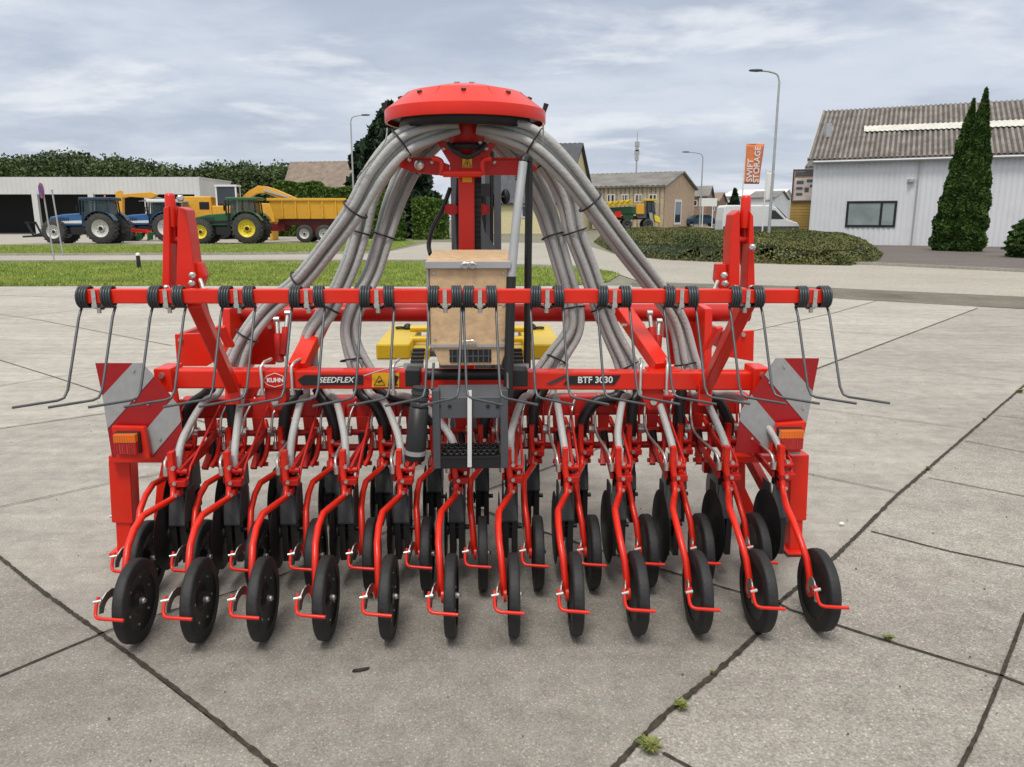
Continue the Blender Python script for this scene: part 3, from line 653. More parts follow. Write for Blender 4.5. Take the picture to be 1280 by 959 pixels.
# radio mast
t=at(797,165,150); mb=MB(); zz=t.z-.7; mb.tube([(0,0,0),(0,0,zz*.75),(0,0,zz)],[.22,.14,.05],8)
for z,l in ((.78,.9),(.82,.6),(.87,.8),(.72,.7)): mb.box((0,0,zz*z),(l,.5,.9))
tag(mb.build('radio_mast',M['galv'],loc=(t.x,150,.7)),'slim radio mast with antennas behind the workshop hall','mast')
mb=MB(); t=at(688,288,45); mb.bx(-.22,.22,-.12,.12,0,1.0); mb.bx(-.24,.24,-.14,.14,1.003,1.08); tag(mb.build('utility_box',M['galv'],loc=gnd(711,303)),'grey roadside utility box seen between the right hose bundles','utility box')
for i,x in enumerate((757,775,792)):
    p=at(x,290,64); mb=MB(); mb.lathe([(.09,0),(.08,.8),(.02,.86)],(0,0,0),'z',8,0); tag(mb.build('verge_bollard',M['black'],loc=(p.x,64,.1)),['first dark post from the left in front of the crop sprayer','middle dark post in front of the crop sprayer','rightmost dark post in front of the crop sprayer'][i],'post','dark posts in front of the sprayer')
# ================================================================== BACKGROUND VEHICLES (x forward = -x in the picture)
def wheel(parent,c,r,w,rim,name='wheel',lug=22,treads=True):
    o=MB(); pr=[(r*.58,-w/2),(r*.90,-w/2),(r*.98,-w*.40),(r,-w*.2),(r,w*.2),(r*.98,w*.40),(r*.90,w/2),(r*.58,w/2)]
    o.lathe(pr,(0,0,0),'y',30,0)
    if treads:
        for k in range(lug):
            a=2*math.pi*k/lug; rt=Matrix.Rotation(-a,3,'Y')
            o.box(rt@Vector((0,0,r*1.0))+Vector((0,-w*.23,0)),(r*.09,w*.48,r*.08),0,rt@Matrix.Rotation(R(25),3,'Z'))
            a+=math.pi/lug; rt=Matrix.Rotation(-a,3,'Y'); o.box(rt@Vector((0,0,r*1.0))+Vector((0,w*.23,0)),(r*.09,w*.48,r*.08),0,rt@Matrix.Rotation(R(-25),3,'Z'))
    wo=o.build(name,M['tyre'],parent,loc=c)
    m=MB(); s=-1
    for s in (-1,1): m.lathe([(r*.60,s*w*.42),(r*.52,s*w*.40),(r*.48,s*w*.18),(r*.22,s*w*.10),(r*.20,s*w*.28),(.001,s*w*.30)],(0,0,0),'y',24,0)
    m.build('rim',rim,wo); 
    m=MB()
    for k in range(8): q=2*math.pi*k/8; m.cyl((math.cos(q)*r*.28,-w*.30,math.sin(q)*r*.28),(math.cos(q)*r*.28,-w*.36,math.sin(q)*r*.28),r*.03,6)
    m.lathe([(r*.14,-w*.34),(r*.10,-w*.36),(.001,-w*.37)],(0,0,0),'y',12,0); m.build('hub',M['black'],wo)
    return wo
def tractor(label,px,Y,body,cabm,roofm,rim,zb=0,wb=3.25,sc=1.0):
    g=at(px,300,Y); root=empty('tractor',(g.x,Y,zb),0,label,'tractor','tractors parked on the far yard')
    Rr,Rf=1.02,.80
    for y in (-.85,.85): wheel(root,(0,y,Rr),Rr,.55,rim); wheel(root,(-wb,y*.95,Rf),Rf,.45,rim)
    m=MB(); m.poly([(-wb-.55,-.38,1.15),(-wb-.62,-.38,1.45),(-wb-.45,-.38,1.78),(-wb+.4,-.38,1.95),(-1.35,-.38,2.05),(-1.35,-.38,1.2)],(0,.76,0)); m.build('bonnet',body,root,bevel=.06)
    m=MB(); m.bx(-wb-.4,.5,-.26,.26,.65,1.2); m.bx(-wb-.5,-wb+.5,-.6,.6,.62,.8); m.bx(-1.5,.6,-.55,.55,.75,1.2); m.bx(-2.2,-1.2,-.75,-.45,.6,1.1); m.cyl((-.0,-.9,Rr),(0,.9,Rr),.16,10); m.cyl((-wb,-.8,Rf),(-wb,.8,Rf),.12,10); m.bx(.5,1.1,-.4,.4,.7,.95); m.build('chassis',M['black'],root)
    m=MB()
    for x0,x1 in ((-1.35,-1.2),(.45,.62)):
        for y in (-.72,.72): m.beam(((x0 if x0<0 else x1)-.0,y,1.25),((x0+.12 if x0<0 else x1-.12),y*.95,2.85),.08,.08)
    for y in (-.72,.72): m.beam((-.35,y,1.3),(-.3,y*.95,2.85),.07,.07)
    m.bx(-1.35,.62,-.76,.76,1.18,1.42); m.build('cab',cabm,root)
    m=MB()
    for y in (-.70,.69): m.poly([(-1.22,y,1.42),(.50,y,1.42),(.42,y,2.84),(-1.10,y,2.84)],(0,.015,0))
    m.poly([(-1.26,-.66,1.42),(-1.26,.66,1.42),(-1.13,.63,2.84),(-1.13,-.63,2.84)],(.01,0,0)); m.poly([(.52,-.66,1.42),(.52,.66,1.42),(.44,.63,2.84),(.44,-.63,2.84)],(-.01,0,0)); m.build('cab_window',M['cabglass'],root)
    m=MB(); m.bx(-.35,.1,-.25,.25,1.45,1.6); m.bx(.05,.18,-.25,.25,1.6,2.2); m.beam((-.8,0,1.5),(-.65,0,1.95),.08,.08); m.lathe([(.16,0),(.2,0),(.2,.03),(.16,.03)],(-.63,0,1.97),'z',14); m.build('seat',M['black'],root)
    for y in (-1.0,1.0):
        m=MB(); m.beam((-1.3,y*.72,2.5),(-1.45,y,2.5),.03,.03); m.box((-1.45,y,2.35),(.06,.18,.34)); m.build('mirror',M['black'],root)
    m=MB()
    for k in range(4): m.bx(-1.05,-.65,-.9,-.6,.45+k*.22,.49+k*.22)
    for x in (-1.05,-.65): m.bx(x-.02,x+.02,-.9,-.86,.42,1.25)
    m.build('cab_steps',M['black'],root)
    m=MB()
    for k in range(7): m.bx(-wb-.1+k*.14,-wb-.04+k*.14,-.397,-.385,1.5,1.75)
    m.build('bonnet_grille',M['black'],root)
    m=MB(); m.bx(-1.45,-1.38,-.7,-.5,2.88,3.0); m.bx(-1.45,-1.38,.5,.7,2.88,3.0); m.lathe([(.05,0),(.05,.1),(.01,.14)],(.3,-.6,3.09),'z',8); m.build('work_light',M['amber'],root)
    m=MB(); m.bx(-1.42,.72,-.82,.82,2.86,3.08); m.build('cab_roof',roofm,root,bevel=.06)
    for y in (-.88,.88):
        m=MB(); n=9; pts=[(math.cos(R(25+130*i/n))*1.14,math.sin(R(25+130*i/n))*1.14+Rr) for i in range(n+1)]
        for a,b in zip(pts[:-1],pts[1:]): m.beam((a[0],y,a[1]),(b[0],y,b[1]),.52,.05,up=(0,1,0)) if False else m.poly([(a[0],y-.28,a[1]),(b[0],y-.28,b[1]),(b[0],y+.28,b[1]),(a[0],y+.28,a[1])],(0,0,.05))
        m.build('fender',body if cabm!=M['dblue'] else M['dblue'],root)
    m=MB(); m.tube([(-1.5,-.55,1.9),(-1.5,-.55,2.9),(-1.45,-.55,3.0)],.06,8); m.build('exhaust',M['black'],root)
    m=MB(); m.bx(-wb-.63,-wb-.50,-.3,-.12,1.45,1.6); m.bx(-wb-.63,-wb-.50,.12,.3,1.45,1.6); m.build('headlight',M['white'],root)
    m=MB(); m.poly([(-wb+.3,-.395,1.35),(-1.5,-.395,1.35),(-1.5,-.395,1.55),(-wb+.3,-.395,1.5)],(0,.01,0)); m.build('bonnet_panel',M['black'] if body==M['green'] else M['white'],root)
    return root
t=tractor('blue tractor with white wheel rims and a black front linkage','x' and 137,54,M['blue'],M['dblue'],M['dblue'],M['rimw'])
m=MB(); m.beam((-3.9,-.35,.8),(-4.9,-.35,.55),.1,.12); m.beam((-3.9,.35,.8),(-4.9,.35,.55),.1,.12); m.beam((-4.9,-.5,.5),(-5.3,-.5,1.45),.1,.1); m.beam((-4.9,.5,.5),(-5.3,.5,1.45),.1,.1); m.beam((-5.3,-.6,1.4),(-5.3,.6,1.4),.1,.1); m.beam((-4.7,0,.5),(-5.9,0,.45),.3,.12); m.build('front_linkage',M['black'],t)
tractor('green tractor with yellow wheel rims in front of the orange excavator',316,54,M['green'],M['black'],M['green'],M['rimy'],wb=3.2)
t=tractor('white roofed blue tractor partly hidden behind the left red folding arm',216,60,M['blue'],M['black'],M['white'],M['rimw'])
# plough behind the blue tractor
g=at(171,300,56); p=empty('mounted_plough',(g.x,56,0),0,'red and green mounted plough standing behind the blue tractor','plough')
m=MB(); m.beam((-1.1,0,.95),(1.1,0,.75),.2,.2); m.beam((-1.1,.4,.7),(-.8,.0,1.5),.1,.1)
for k in range(3): m.tube([(-.8+k*.8,0,.9),(-.7+k*.8,-.2,.45),(-.5+k*.8,-.2,.2)],.05,6)
m.build('plough_frame',M['red'],p)
for k in range(3):
    m=MB(); m.poly([(-.75+k*.8,-.25,.15),(-.2+k*.8,-.5,.2),(-.1+k*.8,-.6,.7),(-.6+k*.8,-.3,.75)],(0,.03,.01)); m.build('plough_share',M['green'],p)
# tipping trailer
g=at(352,300,57); t=empty('tipping_trailer',(g.x,57,0),0,'yellow tipping trailer on a maroon chassis behind the green tractor','trailer'); 
m=MB(); m.poly([(0,-1.15,1.65),(4.9,-1.15,1.65),(5.0,-1.25,3.0),(-.4,-1.25,3.0)],(0,2.4,0)); 
for k in range(5): m.bx(.5+k*.95,.6+k*.95,-1.31,-1.2,1.7,3.0)
m.bx(-.5,5.1,-1.34,-1.2,2.9,3.08); m.build('tipping_body',M['orange'],t,bevel=.02)
m=MB(); m.bx(0,4.9,-.5,.5,1.2,1.63); m.beam((0,0,1.2),(-3.0,0,.75),.35,.25); m.bx(-.6,.5,-.8,.8,.8,1.3); m.beam((-2.4,-.3,1.1),(-.4,-.3,1.3),.12,.12); m.bx(1.7,4.6,-.75,.75,.6,1.2); m.build('chassis',M['maroon'],t)
for x in (2.0,3.4):
    for y in (-1.0,1.0): wheel(t,(x,y,.62),.62,.45,M['rimw'],lug=18,treads=False)
g=at(326,300,62); m=MB(); m.poly([(-1.3,-1,1.4),(1.5,-1,1.4),(1.5,-1,2.8),(-1.3,-1,2.9)],(0,2,0)); m.poly([(-.9,-.8,0.0),(-.7,-.8,0),(-.7,-.8,1.4),(-.9,-.8,1.4)],(0,1.6,0)); m.poly([(1.0,-.8,0.0),(1.2,-.8,0),(1.2,-.8,1.4),(1.0,-.8,1.4)],(0,1.6,0)); tag(m.build('orange_hopper',M['orange'],loc=(g.x,62,0),bevel=.05),'orange hopper on legs between the green tractor and the trailer','hopper')
# excavator
EY=66; g=at(262,300,EY); e=empty('excavator',(g.x,EY,0),0,'orange tracked excavator with its boom folded down behind the green tractor','excavator')
def ex(px,py,y=0): q=at(px,py,EY); return Vector((q.x-g.x,y,q.z))
for y in (-1.1,1.1):
    m=MB(); m.poly([(-2.0,y-.25,.15),(-1.7,y-.25,0),(1.7,y-.25,0),(2.0,y-.25,.2),(2.0,y-.25,.75),(1.7,y-.25,.9),(-1.7,y-.25,.9),(-2,y-.25,.7)],(0,.5,0)); m.build('track',M['black'],e)
m=MB(); a=ex(232,246); b=ex(272,270); m.bx(a.x,b.x,-1.2,1.2,1.0,a.z); c=ex(300,262); m.bx(b.x+.01,c.x,-1.2,1.2,1.0,c.z+.3); m.build('engine_housing',M['orange'],e,bevel=.08)
m=MB(); m.bx(ex(256,252).x,ex(268,252).x,-1.23,-1.203,ex(256,262).z,ex(256,253).z); m.build('grille',M['black'],e)
m=MB(); a=ex(275,234); b=ex(303,262); 
for x in (a.x,b.x-.12):
    for y in (-1.15,-.25): m.bx(x,x+.12,y,y+.1,b.z-.3,a.z)
m.bx(a.x-.05,b.x+.05,-1.2,-.1,a.z,a.z+.15); m.build('cab',M['white'],e)
m=MB(); m.bx(a.x+.05,b.x-.05,-1.1,-.2,b.z-.3,a.z-.02); m.build('cab_window',M['glass'],e)
def arm(mb,pts,y0,y1):
    mb.poly([ex(px,py,y0) for px,py in pts],(0,y1-y0,0))
m=MB(); arm(m,[(293,256),(300,248),(310,239),(322,232),(332,233),(345,237),(375,250),(392,253),(392,257),(372,257),(345,247),(330,241),(320,242),(308,250),(300,262)],.1,.6); m.build('boom',M['orange'],e,bevel=.03)
m=MB(); arm(m,[(330,236),(362,246),(362,248),(330,239)],-.05,.08); m.build('hydraulic_ram',M['steel'],e)
m=MB(); arm(m,[(380,252),(394,254),(396,268),(388,276),(380,262)],0,.8); m.build('bucket',M['black'],e)
# loader with raised arm behind blue tractor
EY=63; g=at(150,300,EY); e=empty('crane_loader',(g.x,EY,0),0,'orange loader crane with an angled arm behind the blue tractor','loader crane')
m=MB(); arm(m,[(144,240),(150,238),(153,246),(153,276),(147,276),(145,262)],0,.4); m.bx(-1.5,1.2,-.8,.8,.5,1.6); m.build('column',M['orange'],e,bevel=.03)
m=MB(); arm(m,[(150,243),(160,242),(188,240),(196,243),(190,248),(160,246),(151,248)],.05,.4); m.build('arm',M['orange'],e,bevel=.03)
for x in (-1,.8):
    wheel(e,(x,-.9,.55),.55,.35,M['rimw'],treads=False)
# silver flat trailer/harrow seen beyond left red arm
g=at(208,252,64); m=MB()
for k in range(6): m.beam((-1.9+k*.15,-.6+k*.25,3.05+.07*k),(2.0-k*.1,-.6+k*.25,3.0-.04*k),.25,.05)
for x in (-1.4,1.4):
    for y in (-.4,.5): m.beam((x,y,0),(x,y,3.0),.08,.08)
tag(m.build('silver_rack',M['galv'],loc=(g.x,64,0)),'rack of silver sheets behind the left red folding arm','rack')
# crop sprayer / harvester in front of the workshop
SYY=80; g=at(780,285,SYY); s=empty('crop_sprayer',(g.x,SYY,.6),0,'yellow and green crop sprayer with folded boom in front of the workshop','sprayer')
def sp(px,py,y=0): q=at(px,py,SYY); return Vector((q.x-g.x,y,q.z-.6))
def spoly(n_,pts,y0,y1,mt,bev=0):
    m=MB(); m.poly([sp(px,py,y0) for px,py in pts],(0,y1-y0,0)); m.build(n_,mt,s,bevel=bev)
spoly('boom',[(738,258),(746,254),(788,250),(788,256),(750,260),(744,264),(738,264)],-1.6,-1.0,M['yellow'],.03)
spoly('chassis',[(742,270),(800,270),(812,266),(812,274),(742,276)],-.8,.8,M['black'])
spoly('tank',[(752,260),(792,258),(794,268),(756,269)],-1.1,1.1,M['green'],.1)
spoly('engine_housing',[(793,255),(803,255),(803,268),(793,268)],-1.1,1.1,M['orange'],.05)
spoly('cab',[(806,252),(816,252),(818,268),(806,268)],-.9,.9,M['glass'],.05)
spoly('cab_roof',[(803,249),(820,249),(820,251.5),(803,251.5)],-1,1,M['yellow'],.03)
spoly('spray_pump',[(766,265),(774,264),(775,272),(766,272)],-1.3,-.9,M['red'],.03)
for k,x in enumerate((745,752,759,766,773,780)):
    spoly('boom_section',[(x,257.5-k*.9),(x+4,253-k*.6),(x+5,253-k*.6),(x+1.2,257.5-k*.9)],-1.7,-1.55,M['rimy'])
spoly('fuel_tank',[(777,268),(790,268),(790,274),(777,274)],-1.0,-.6,M['green'],.05)
spoly('lower_panel',[(793,268),(806,268),(806,273),(795,273)],-1.0,-.7,M['dgrey'],.02)
spoly('ladder',[(809,266),(813,266),(815,278),(811,278)],-1.05,-1.0,M['galv'])
spoly('nozzle_bar',[(739,262),(756,265),(756,266.5),(739,264)],-1.5,-1.4,M['black'])
spoly('front_guard',[(815,268),(823,272),(824,279),(817,277)],-.8,.8,M['rimy'],.05)
for x0 in (806.8,811.5): spoly('cab_pillar',[(x0,252),(x0+1.1,252),(x0+1.2,268),(x0,268)],-.96,-.9,M['black'])
for x in (757,766,782,808):
    p=sp(x,277); wheel(s,(p.x,-1.0,.52),.52,.4,M['dgrey'],treads=False); wheel(s,(p.x,1.0,.52),.52,.4,M['dgrey'],treads=False)
# white van
VY=58; g=at(945,290,VY); v=empty('white_van',(g.x,VY,.15),0,'white panel van parked behind the right red folding arm','van')
m=MB(); Lh=2.55
pr=[(-2.5,.35),(-2.5,1.2),(-2.42,2.05),(-2.3,2.15),(.55,2.15),(.95,2.0),(1.65,1.30),(2.35,1.08),(2.5,.85),(2.5,.35)]
m.poly([(x,-.95,z) for x,z in pr],(0,1.9,0)); m.build('body',M['white'],v,bevel=.07)
m=MB(); m.poly([(.45,-.965,1.30),(.45,-.965,1.85),(.85,-.965,1.83),(1.45,-.965,1.30)],(0,.012,0)); m.poly([(.99,-.8,2.0),(.99,.8,2.0),(1.66,.82,1.36),(1.66,-.82,1.36)],(.02,0,.03)); m.build('window',M['glass'],v)
m=MB(); m.bx(-2.45,2.45,-.985,-.955,.62,.85); m.build('side_trim',M['dgrey'],v)
m=MB(); m.bx(2.42,2.52,-.85,-.5,.8,1.0); m.build('headlight',M['glassl'],v)
for x in (-1.6,1.65):
    for y in (-.82,.82): wheel(v,(x,y,.33),.33,.2,M['dgrey'],treads=False)
def car(label,px,Y,zb,body):
    g=at(px,282,Y); c=empty('parked_car',(g.x,Y,zb),0,label,'car','cars parked down the street')
    m=MB(); pr=[(-2,.3),(-2.05,.8),(-1.8,.95),(-1.2,1.0),(-.7,1.42),(.8,1.42),(1.4,.98),(2.0,.85),(2.05,.35)]
    m.poly([(x,-.85,z) for x,z in pr],(0,1.7,0)); m.build('body',body,c,bevel=.08)
    m=MB(); m.poly([(-1.05,-.86,1.02),(-.65,-.86,1.36),(.75,-.86,1.36),(1.2,-.86,1.02)],(0,.012,0)); m.build('window',M['glass'],c)
    for x in (-1.3,1.3):
        for y in (-.75,.75): wheel(c,(x,y,.31),.31,.2,M['galv'],treads=False)
v.scale=(1.12,1.12,1.15)
car('dark parked car in front of the small brick houses',876,95,.75,M['dblue'])
car('dark car just right of the white van',972,64,.2,M['black'])
M_sign=MB(); p=at(885,257,80); M_sign.bx(-.9,.9,-.03,.03,2.2,3.0); M_sign.cyl((-.5,0,0),(-.5,0,2.2),.05); M_sign.cyl((.5,0,0),(.5,0,2.2),.05); tag(M_sign.build('white_signboard',M['white'],loc=(p.x,80,.7)),'small white signboard beside the slim street lamp','sign')
# ================================================================== THE SEED DRILL COULTER BAR
DR=empty('seed_drill',MO,PH,'large red seed drill with distributor dome, grey hoses and two rows of black press wheels','seed drill')
RED,RDK=M['red'],M['reddk']
def part(mb,name,mt,bevel=0,parent=None,label=None):
    o=mb.build(name,mt,parent or DR,bevel=bevel)
    if label: o['label']=label
    return o
V3=Vector
# ---- tine bar and spring tines
tb0=mp(103,370,-.1); tb1=mp(1036,370,-.1)
m=MB(); m.beam(tb0,tb1,.045,.05); part(m,'tine_bar',RED,.004)
pairs=[(109,135),(197,224),(285,311),(372,398),(459,485),(544,569),(587,613),(671,696),(755,779),(838,862),(919,945),(1002,1028)]
def tine_mesh(sd):
    mb=MB(); 
    for k,s in enumerate((-1,1)):
        c=s*.040; pts=[]; turns=4.0; n=int(turns*14)
        # coil axis along x, from the inner side to the outer side
        for i in range(n+1):
            a=2*math.pi*turns*i/n - math.pi/2; x=c - s*.018 + s*.036*i/n
            pts.append(V3((x, math.cos(a)*.036, math.sin(a)*.036)))
        mb.tube(pts,.0050,7,0)
        e=pts[-1]; kn=V3((e.x-.010*1*(1 if sd<0 else -1), -.15, -.335))
        leg=[e,e+V3((0,-.012,-.012)),V3((e.x,-.03,-.07)),V3((kn.x-(kn.x-e.x)*.06,kn.y+.012,kn.z+.03)),kn+V3((sd*.006,-.006,.006)),kn+V3((sd*.02,-.018,.0)),V3((kn.x+sd*.125,kn.y-.10,kn.z-.004))]
        mb.tube(leg,.0047,7,1)
    mb.tube([(-.02,.0,-.036),(-.006,.02,-.044),(.006,.02,-.044),(.02,.0,-.036)],.005,6,0)
    return mb
for i,(a,b) in enumerate(pairs):
    c=(mp(a,371,-.1)+mp(b,371,-.1))/2; sd=-1 if i<6 else 1
    if i in (0,6): proto=tine_mesh(sd).build('spring_tine',[M['spring'],M['rod']],DR); o=proto; cl=None
    else: o=proto.copy(); COL.objects.link(o)
    o.parent=DR; o.location=c
    m=MB(); m.box((0,0,-.030),(.018,.062,.014)); m.cyl((0,0,-.036),(0,0,-.058),.008,6); m.box((0,-.0275,0),(.014,.004,.055)); m.cyl((0,-.029,0),(0,-.034,0),.005,6); q=m.build('tine_clamp',M['steel'],o); 
# ---- main beam with lettering
b0=mp(212,472,.75); b1=mp(948,475,.75)
m=MB(); m.beam(b0,b1,.09,.088); part(m,'main_beam',RED,.008)
for s,(xa,xb) in ((-1,(198,222)),(1,(938,956))):
    p=mp(xa,458,.72); q=mp(xb,487,.72); m=MB(); m.poly([(p.x,.66,p.z),(q.x,.66,p.z),(q.x,.66,q.z),(p.x,.66,q.z)],(0,.15,0)); m.cyl(((p.x+q.x)/2,.645,p.z-.03),((p.x+q.x)/2,.66,p.z-.03),.014,6,1); part(m,'beam_end',[RED,M['steel']],.005)
def onbeam(px,py): return mp(px,py,.70)
fx=.7035
def decal(mb,pts,w=.7015,t=-.0015,m_=0): mb.poly([mp(px,py,w) for px,py in pts],(0,t,0),m_)
m=MB(); decal(m,[(372,475),(380,469),(454,469),(454,481),(378,482)]); part(m,'beam_decal',M['black'])
p=mp(420,475.3,.699); text('lettering','SEEDFLEX',.037,M['white'],DR,p,(R(90),0,0),.0008,shear=.25,bold=.0006)
m=MB(); decal(m,[(712,470),(776,469),(768,481),(704,481)]); part(m,'beam_decal',M['black'])
p=mp(744,475.3,.699); text('lettering','BTF 3030',.043,M['white'],DR,p,(R(90),0,0),.0008,bold=.0009)
m=MB(); decal(m,[(682,480),(706,469),(712,469.5),(690,480.5)]); part(m,'beam_stripe',M['guard'])
p=mp(344,475.5,.699); text('lettering','KUHN',.027,M['white'],DR,p,(R(90),0,0),.0008,bold=.0012)
m=MB(); hx=[(329,475.5),(334,470),(343.5,466.5),(353,470),(358,475.5),(353,481),(343.5,484),(334,481)]; hp=[mp(x,y,.6995) for x,y in hx]; m.tube(hp,.0014,5,0,closed=True); part(m,'logo_outline',M['white'])
m=MB(); decal(m,[(465,466),(499,466),(499,484),(465,484)]); part(m,'warning_sticker',M['warn'])
m=MB(); w_=[mp(x,y,.698) for x,y in ((467.5,481.5),(474.2,469.5),(481,481.5))]; m.tube(w_,.0022,4,0,closed=True); m.beam(mp(472,478,.698),mp(477,476,.698),.003,.006); m.beam(mp(487,472,.698),mp(488,480,.698),.003,.02); m.beam(mp(492,480,.698),mp(496,470,.698),.003,.02); m.beam(mp(485,481,.698),mp(497,481,.698),.003,.006); part(m,'warning_symbol',M['black'])
# U-bolts over the beam
for x in (326,364,801,834,491):
    p=mp(x,462,.69); m=MB(); m.tube([(p.x,.69,p.z-.11),(p.x,.69,p.z+.012),(p.x+.01,.72,p.z+.03),(p.x+.02,.80,p.z+.03)],.008,6); m.cyl((p.x,.69,p.z-.105),(p.x,.69,p.z-.12),.014,6); part(m,'u_bolt',M['steel'])
# hanging brackets under the beam
for x in (346,815,590):
    p=mp(x,486,.75); m=MB(); m.poly([(p.x-.05,.72,p.z+.02),(p.x+.05,.72,p.z+.02),(p.x+.05,.72,p.z-.05),(p.x+.02,.72,p.z-.10),(p.x-.02,.72,p.z-.10),(p.x-.05,.72,p.z-.05)],(0,.08,0)); m.cyl((p.x-.0,.715,p.z-.055),(p.x,.70,p.z-.055),.016,8,1); part(m,'hanging_bracket',[RDK,M['steel']],.004)
# ---- toolbar carrying the coulters
t0=mp(228,504,1.0); t1=mp(934,508,1.0); TZ=(t0.z+t1.z)/2
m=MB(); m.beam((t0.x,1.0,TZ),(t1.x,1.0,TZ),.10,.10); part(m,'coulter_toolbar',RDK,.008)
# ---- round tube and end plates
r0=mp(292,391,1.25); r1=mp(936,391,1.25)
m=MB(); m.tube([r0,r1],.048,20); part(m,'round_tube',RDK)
for s,x in ((-1,294),(1,876)):
    p=mp(x,382,1.2); q=mp(x,455,1.2); m=MB(); m.poly([(p.x-.02,1.05,p.z+.0),(p.x-.02,1.35,p.z+.02),(p.x-.02,1.4,q.z-.05),(p.x-.02,1.0,q.z-.05)],(.04,0,0)); part(m,'side_plate',RED,.004)
for pts,w in (([(218,418),(262,416),(268,452),(258,458),(221,458)],1.1),([(905,416),(930,414),(943,413),(942,452),(908,446)],1.1),([(302,402),(344,400),(344,456),(302,456)],1.35),([(832,402),(878,400),(878,456),(836,456)],1.35)):
    m=MB(); m.poly([mp(x,y,w) for x,y in pts],(0,.02,0)); 
    for k in (0,1): 
        c=sum((mp(x,y,w) for x,y in pts),V3())/len(pts); a=mp(*pts[k],w); q=a.lerp(c,.3); m.cyl(q,q+V3((0,-.012,0)),.012,6,1)
    part(m,'frame_plate',[RED,M['steel']],.004)
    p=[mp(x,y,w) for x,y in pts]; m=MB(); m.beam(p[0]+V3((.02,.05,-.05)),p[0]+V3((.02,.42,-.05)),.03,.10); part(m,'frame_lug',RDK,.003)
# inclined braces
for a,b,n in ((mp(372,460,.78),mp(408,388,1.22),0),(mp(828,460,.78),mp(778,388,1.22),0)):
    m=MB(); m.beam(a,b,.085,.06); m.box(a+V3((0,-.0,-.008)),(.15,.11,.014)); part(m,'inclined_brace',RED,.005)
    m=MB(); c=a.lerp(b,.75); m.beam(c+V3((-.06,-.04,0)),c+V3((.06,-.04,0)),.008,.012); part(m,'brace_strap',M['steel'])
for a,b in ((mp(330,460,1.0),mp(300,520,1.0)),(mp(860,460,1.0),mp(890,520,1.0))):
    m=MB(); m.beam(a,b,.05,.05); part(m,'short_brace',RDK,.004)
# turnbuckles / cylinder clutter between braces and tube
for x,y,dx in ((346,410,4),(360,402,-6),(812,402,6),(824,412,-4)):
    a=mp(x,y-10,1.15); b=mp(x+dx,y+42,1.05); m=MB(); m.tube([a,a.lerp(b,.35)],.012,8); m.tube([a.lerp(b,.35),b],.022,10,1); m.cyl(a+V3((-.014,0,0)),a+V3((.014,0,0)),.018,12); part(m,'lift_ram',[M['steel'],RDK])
# ---- V struts of the tine bar
for a,b,c,d in ((mp(243,376,-.06),mp(292,486,.70),mp(268,440,.55),mp(284,402,.62)),(mp(935,376,-.06),mp(880,488,.70),mp(906,440,.55),mp(893,402,.62))):
    m=MB(); m.beam(a,b,.05,.055); part(m,'tine_bar_strut',RED,.005)
    m=MB(); m.beam(b+V3((0,0,.20)),c+V3((0,.1,.10)),.05,.02); part(m,'strut_gusset',RED,.004)
    m=MB(); m.beam(b+V3((0,-.01,.03)),b+V3((0,-.02,-.07)),.065,.03); part(m,'strut_foot',RED,.004)
for a,b in ((mp(254,376,.02),mp(268,430,.42)),(mp(925,376,.02),mp(906,428,.42))):
    m=MB(); m.beam(a,b,.018,.03); part(m,'strut_shaded_side',M['guard'])  # dark grey strip standing in for the strut's shadowed side
# ---- folding arm towers
def tower(L,Rr,cap,web,brk,sd):
    m=MB(); m.poly([mp(x,y,.04) for x,y in L],(0,.09,0)); part(m,'tower_plate',RED,.004)
    m=MB(); m.poly([mp(x,y,.04) for x,y in Rr],(0,.09,0)); part(m,'tower_plate',RED,.004)
    m=MB(); m.poly([mp(x,y,.12) for x,y in web],(0,.012,0)); p=mp((web[0][0]+web[1][0])/2,300,.08); m.cyl(p+V3((-.03,0,0)),p+V3((.03,0,0)),.014,8); q=mp((web[0][0]+web[1][0])/2,275,.08); m.tube([q,p],.011,6); part(m,'tower_web',RDK)
    a=mp(cap[0],cap[1],.07); m=MB(); m.lathe([(.001,.04),(.014,.04),(.018,.03),(.020,-.05),(.016,-.08)],a,'z',14); part(m,'tower_cap',RED)
    m=MB(); m.poly([mp(x,y,.06) for x,y in brk],(0,.05,0)); part(m,'tower_bracket',RED,.004)
    for x,y in ((brk[0][0]+sd*2,brk[0][1]+14),(brk[0][0]+sd*1,brk[0][1]+24),(Rr[0][0]+3,Rr[2][1]-52),(L[0][0]+4,360),(Rr[0][0]+2,360)):
        m=MB(); p=mp(x,y,.03); m.tube([p,p+V3((.010*sd,-.02,0)),p+V3((.0101*sd,-.0201,0)),p+V3((.014*sd,-.028,0))],[.013,.013,.008,.008],6); part(m,'tower_bolt',M['steel'])
    m=MB(); p=mp(brk[1][0],brk[1][1]+22,.05); m.tube([p,p+V3((.02*sd,-.03,-.03)),p+V3((.045*sd,-.04,-.04))],.009,6); part(m,'locking_pin',M['steel'])
tower([(204,260),(211,257),(212,300),(212,361),(202,361)],[(222,258),(232,262),(238,300),(246,361),(220,361)],(213,256),[(210,262),(226,262),(224,330),(216,345),(214,330)],[(238,330),(250,328),(256,345),(250,361),(236,361)],1)
tower([(917,268),(925,262),(925,361),(911,361),(913,300)],[(938,264),(942,270),(944,361),(934,361),(936,300)],(932,258),[(924,266),(938,266),(938,330),(931,345),(926,330)],[(908,330),(897,330),(895,350),(900,361),(911,361)],-1)
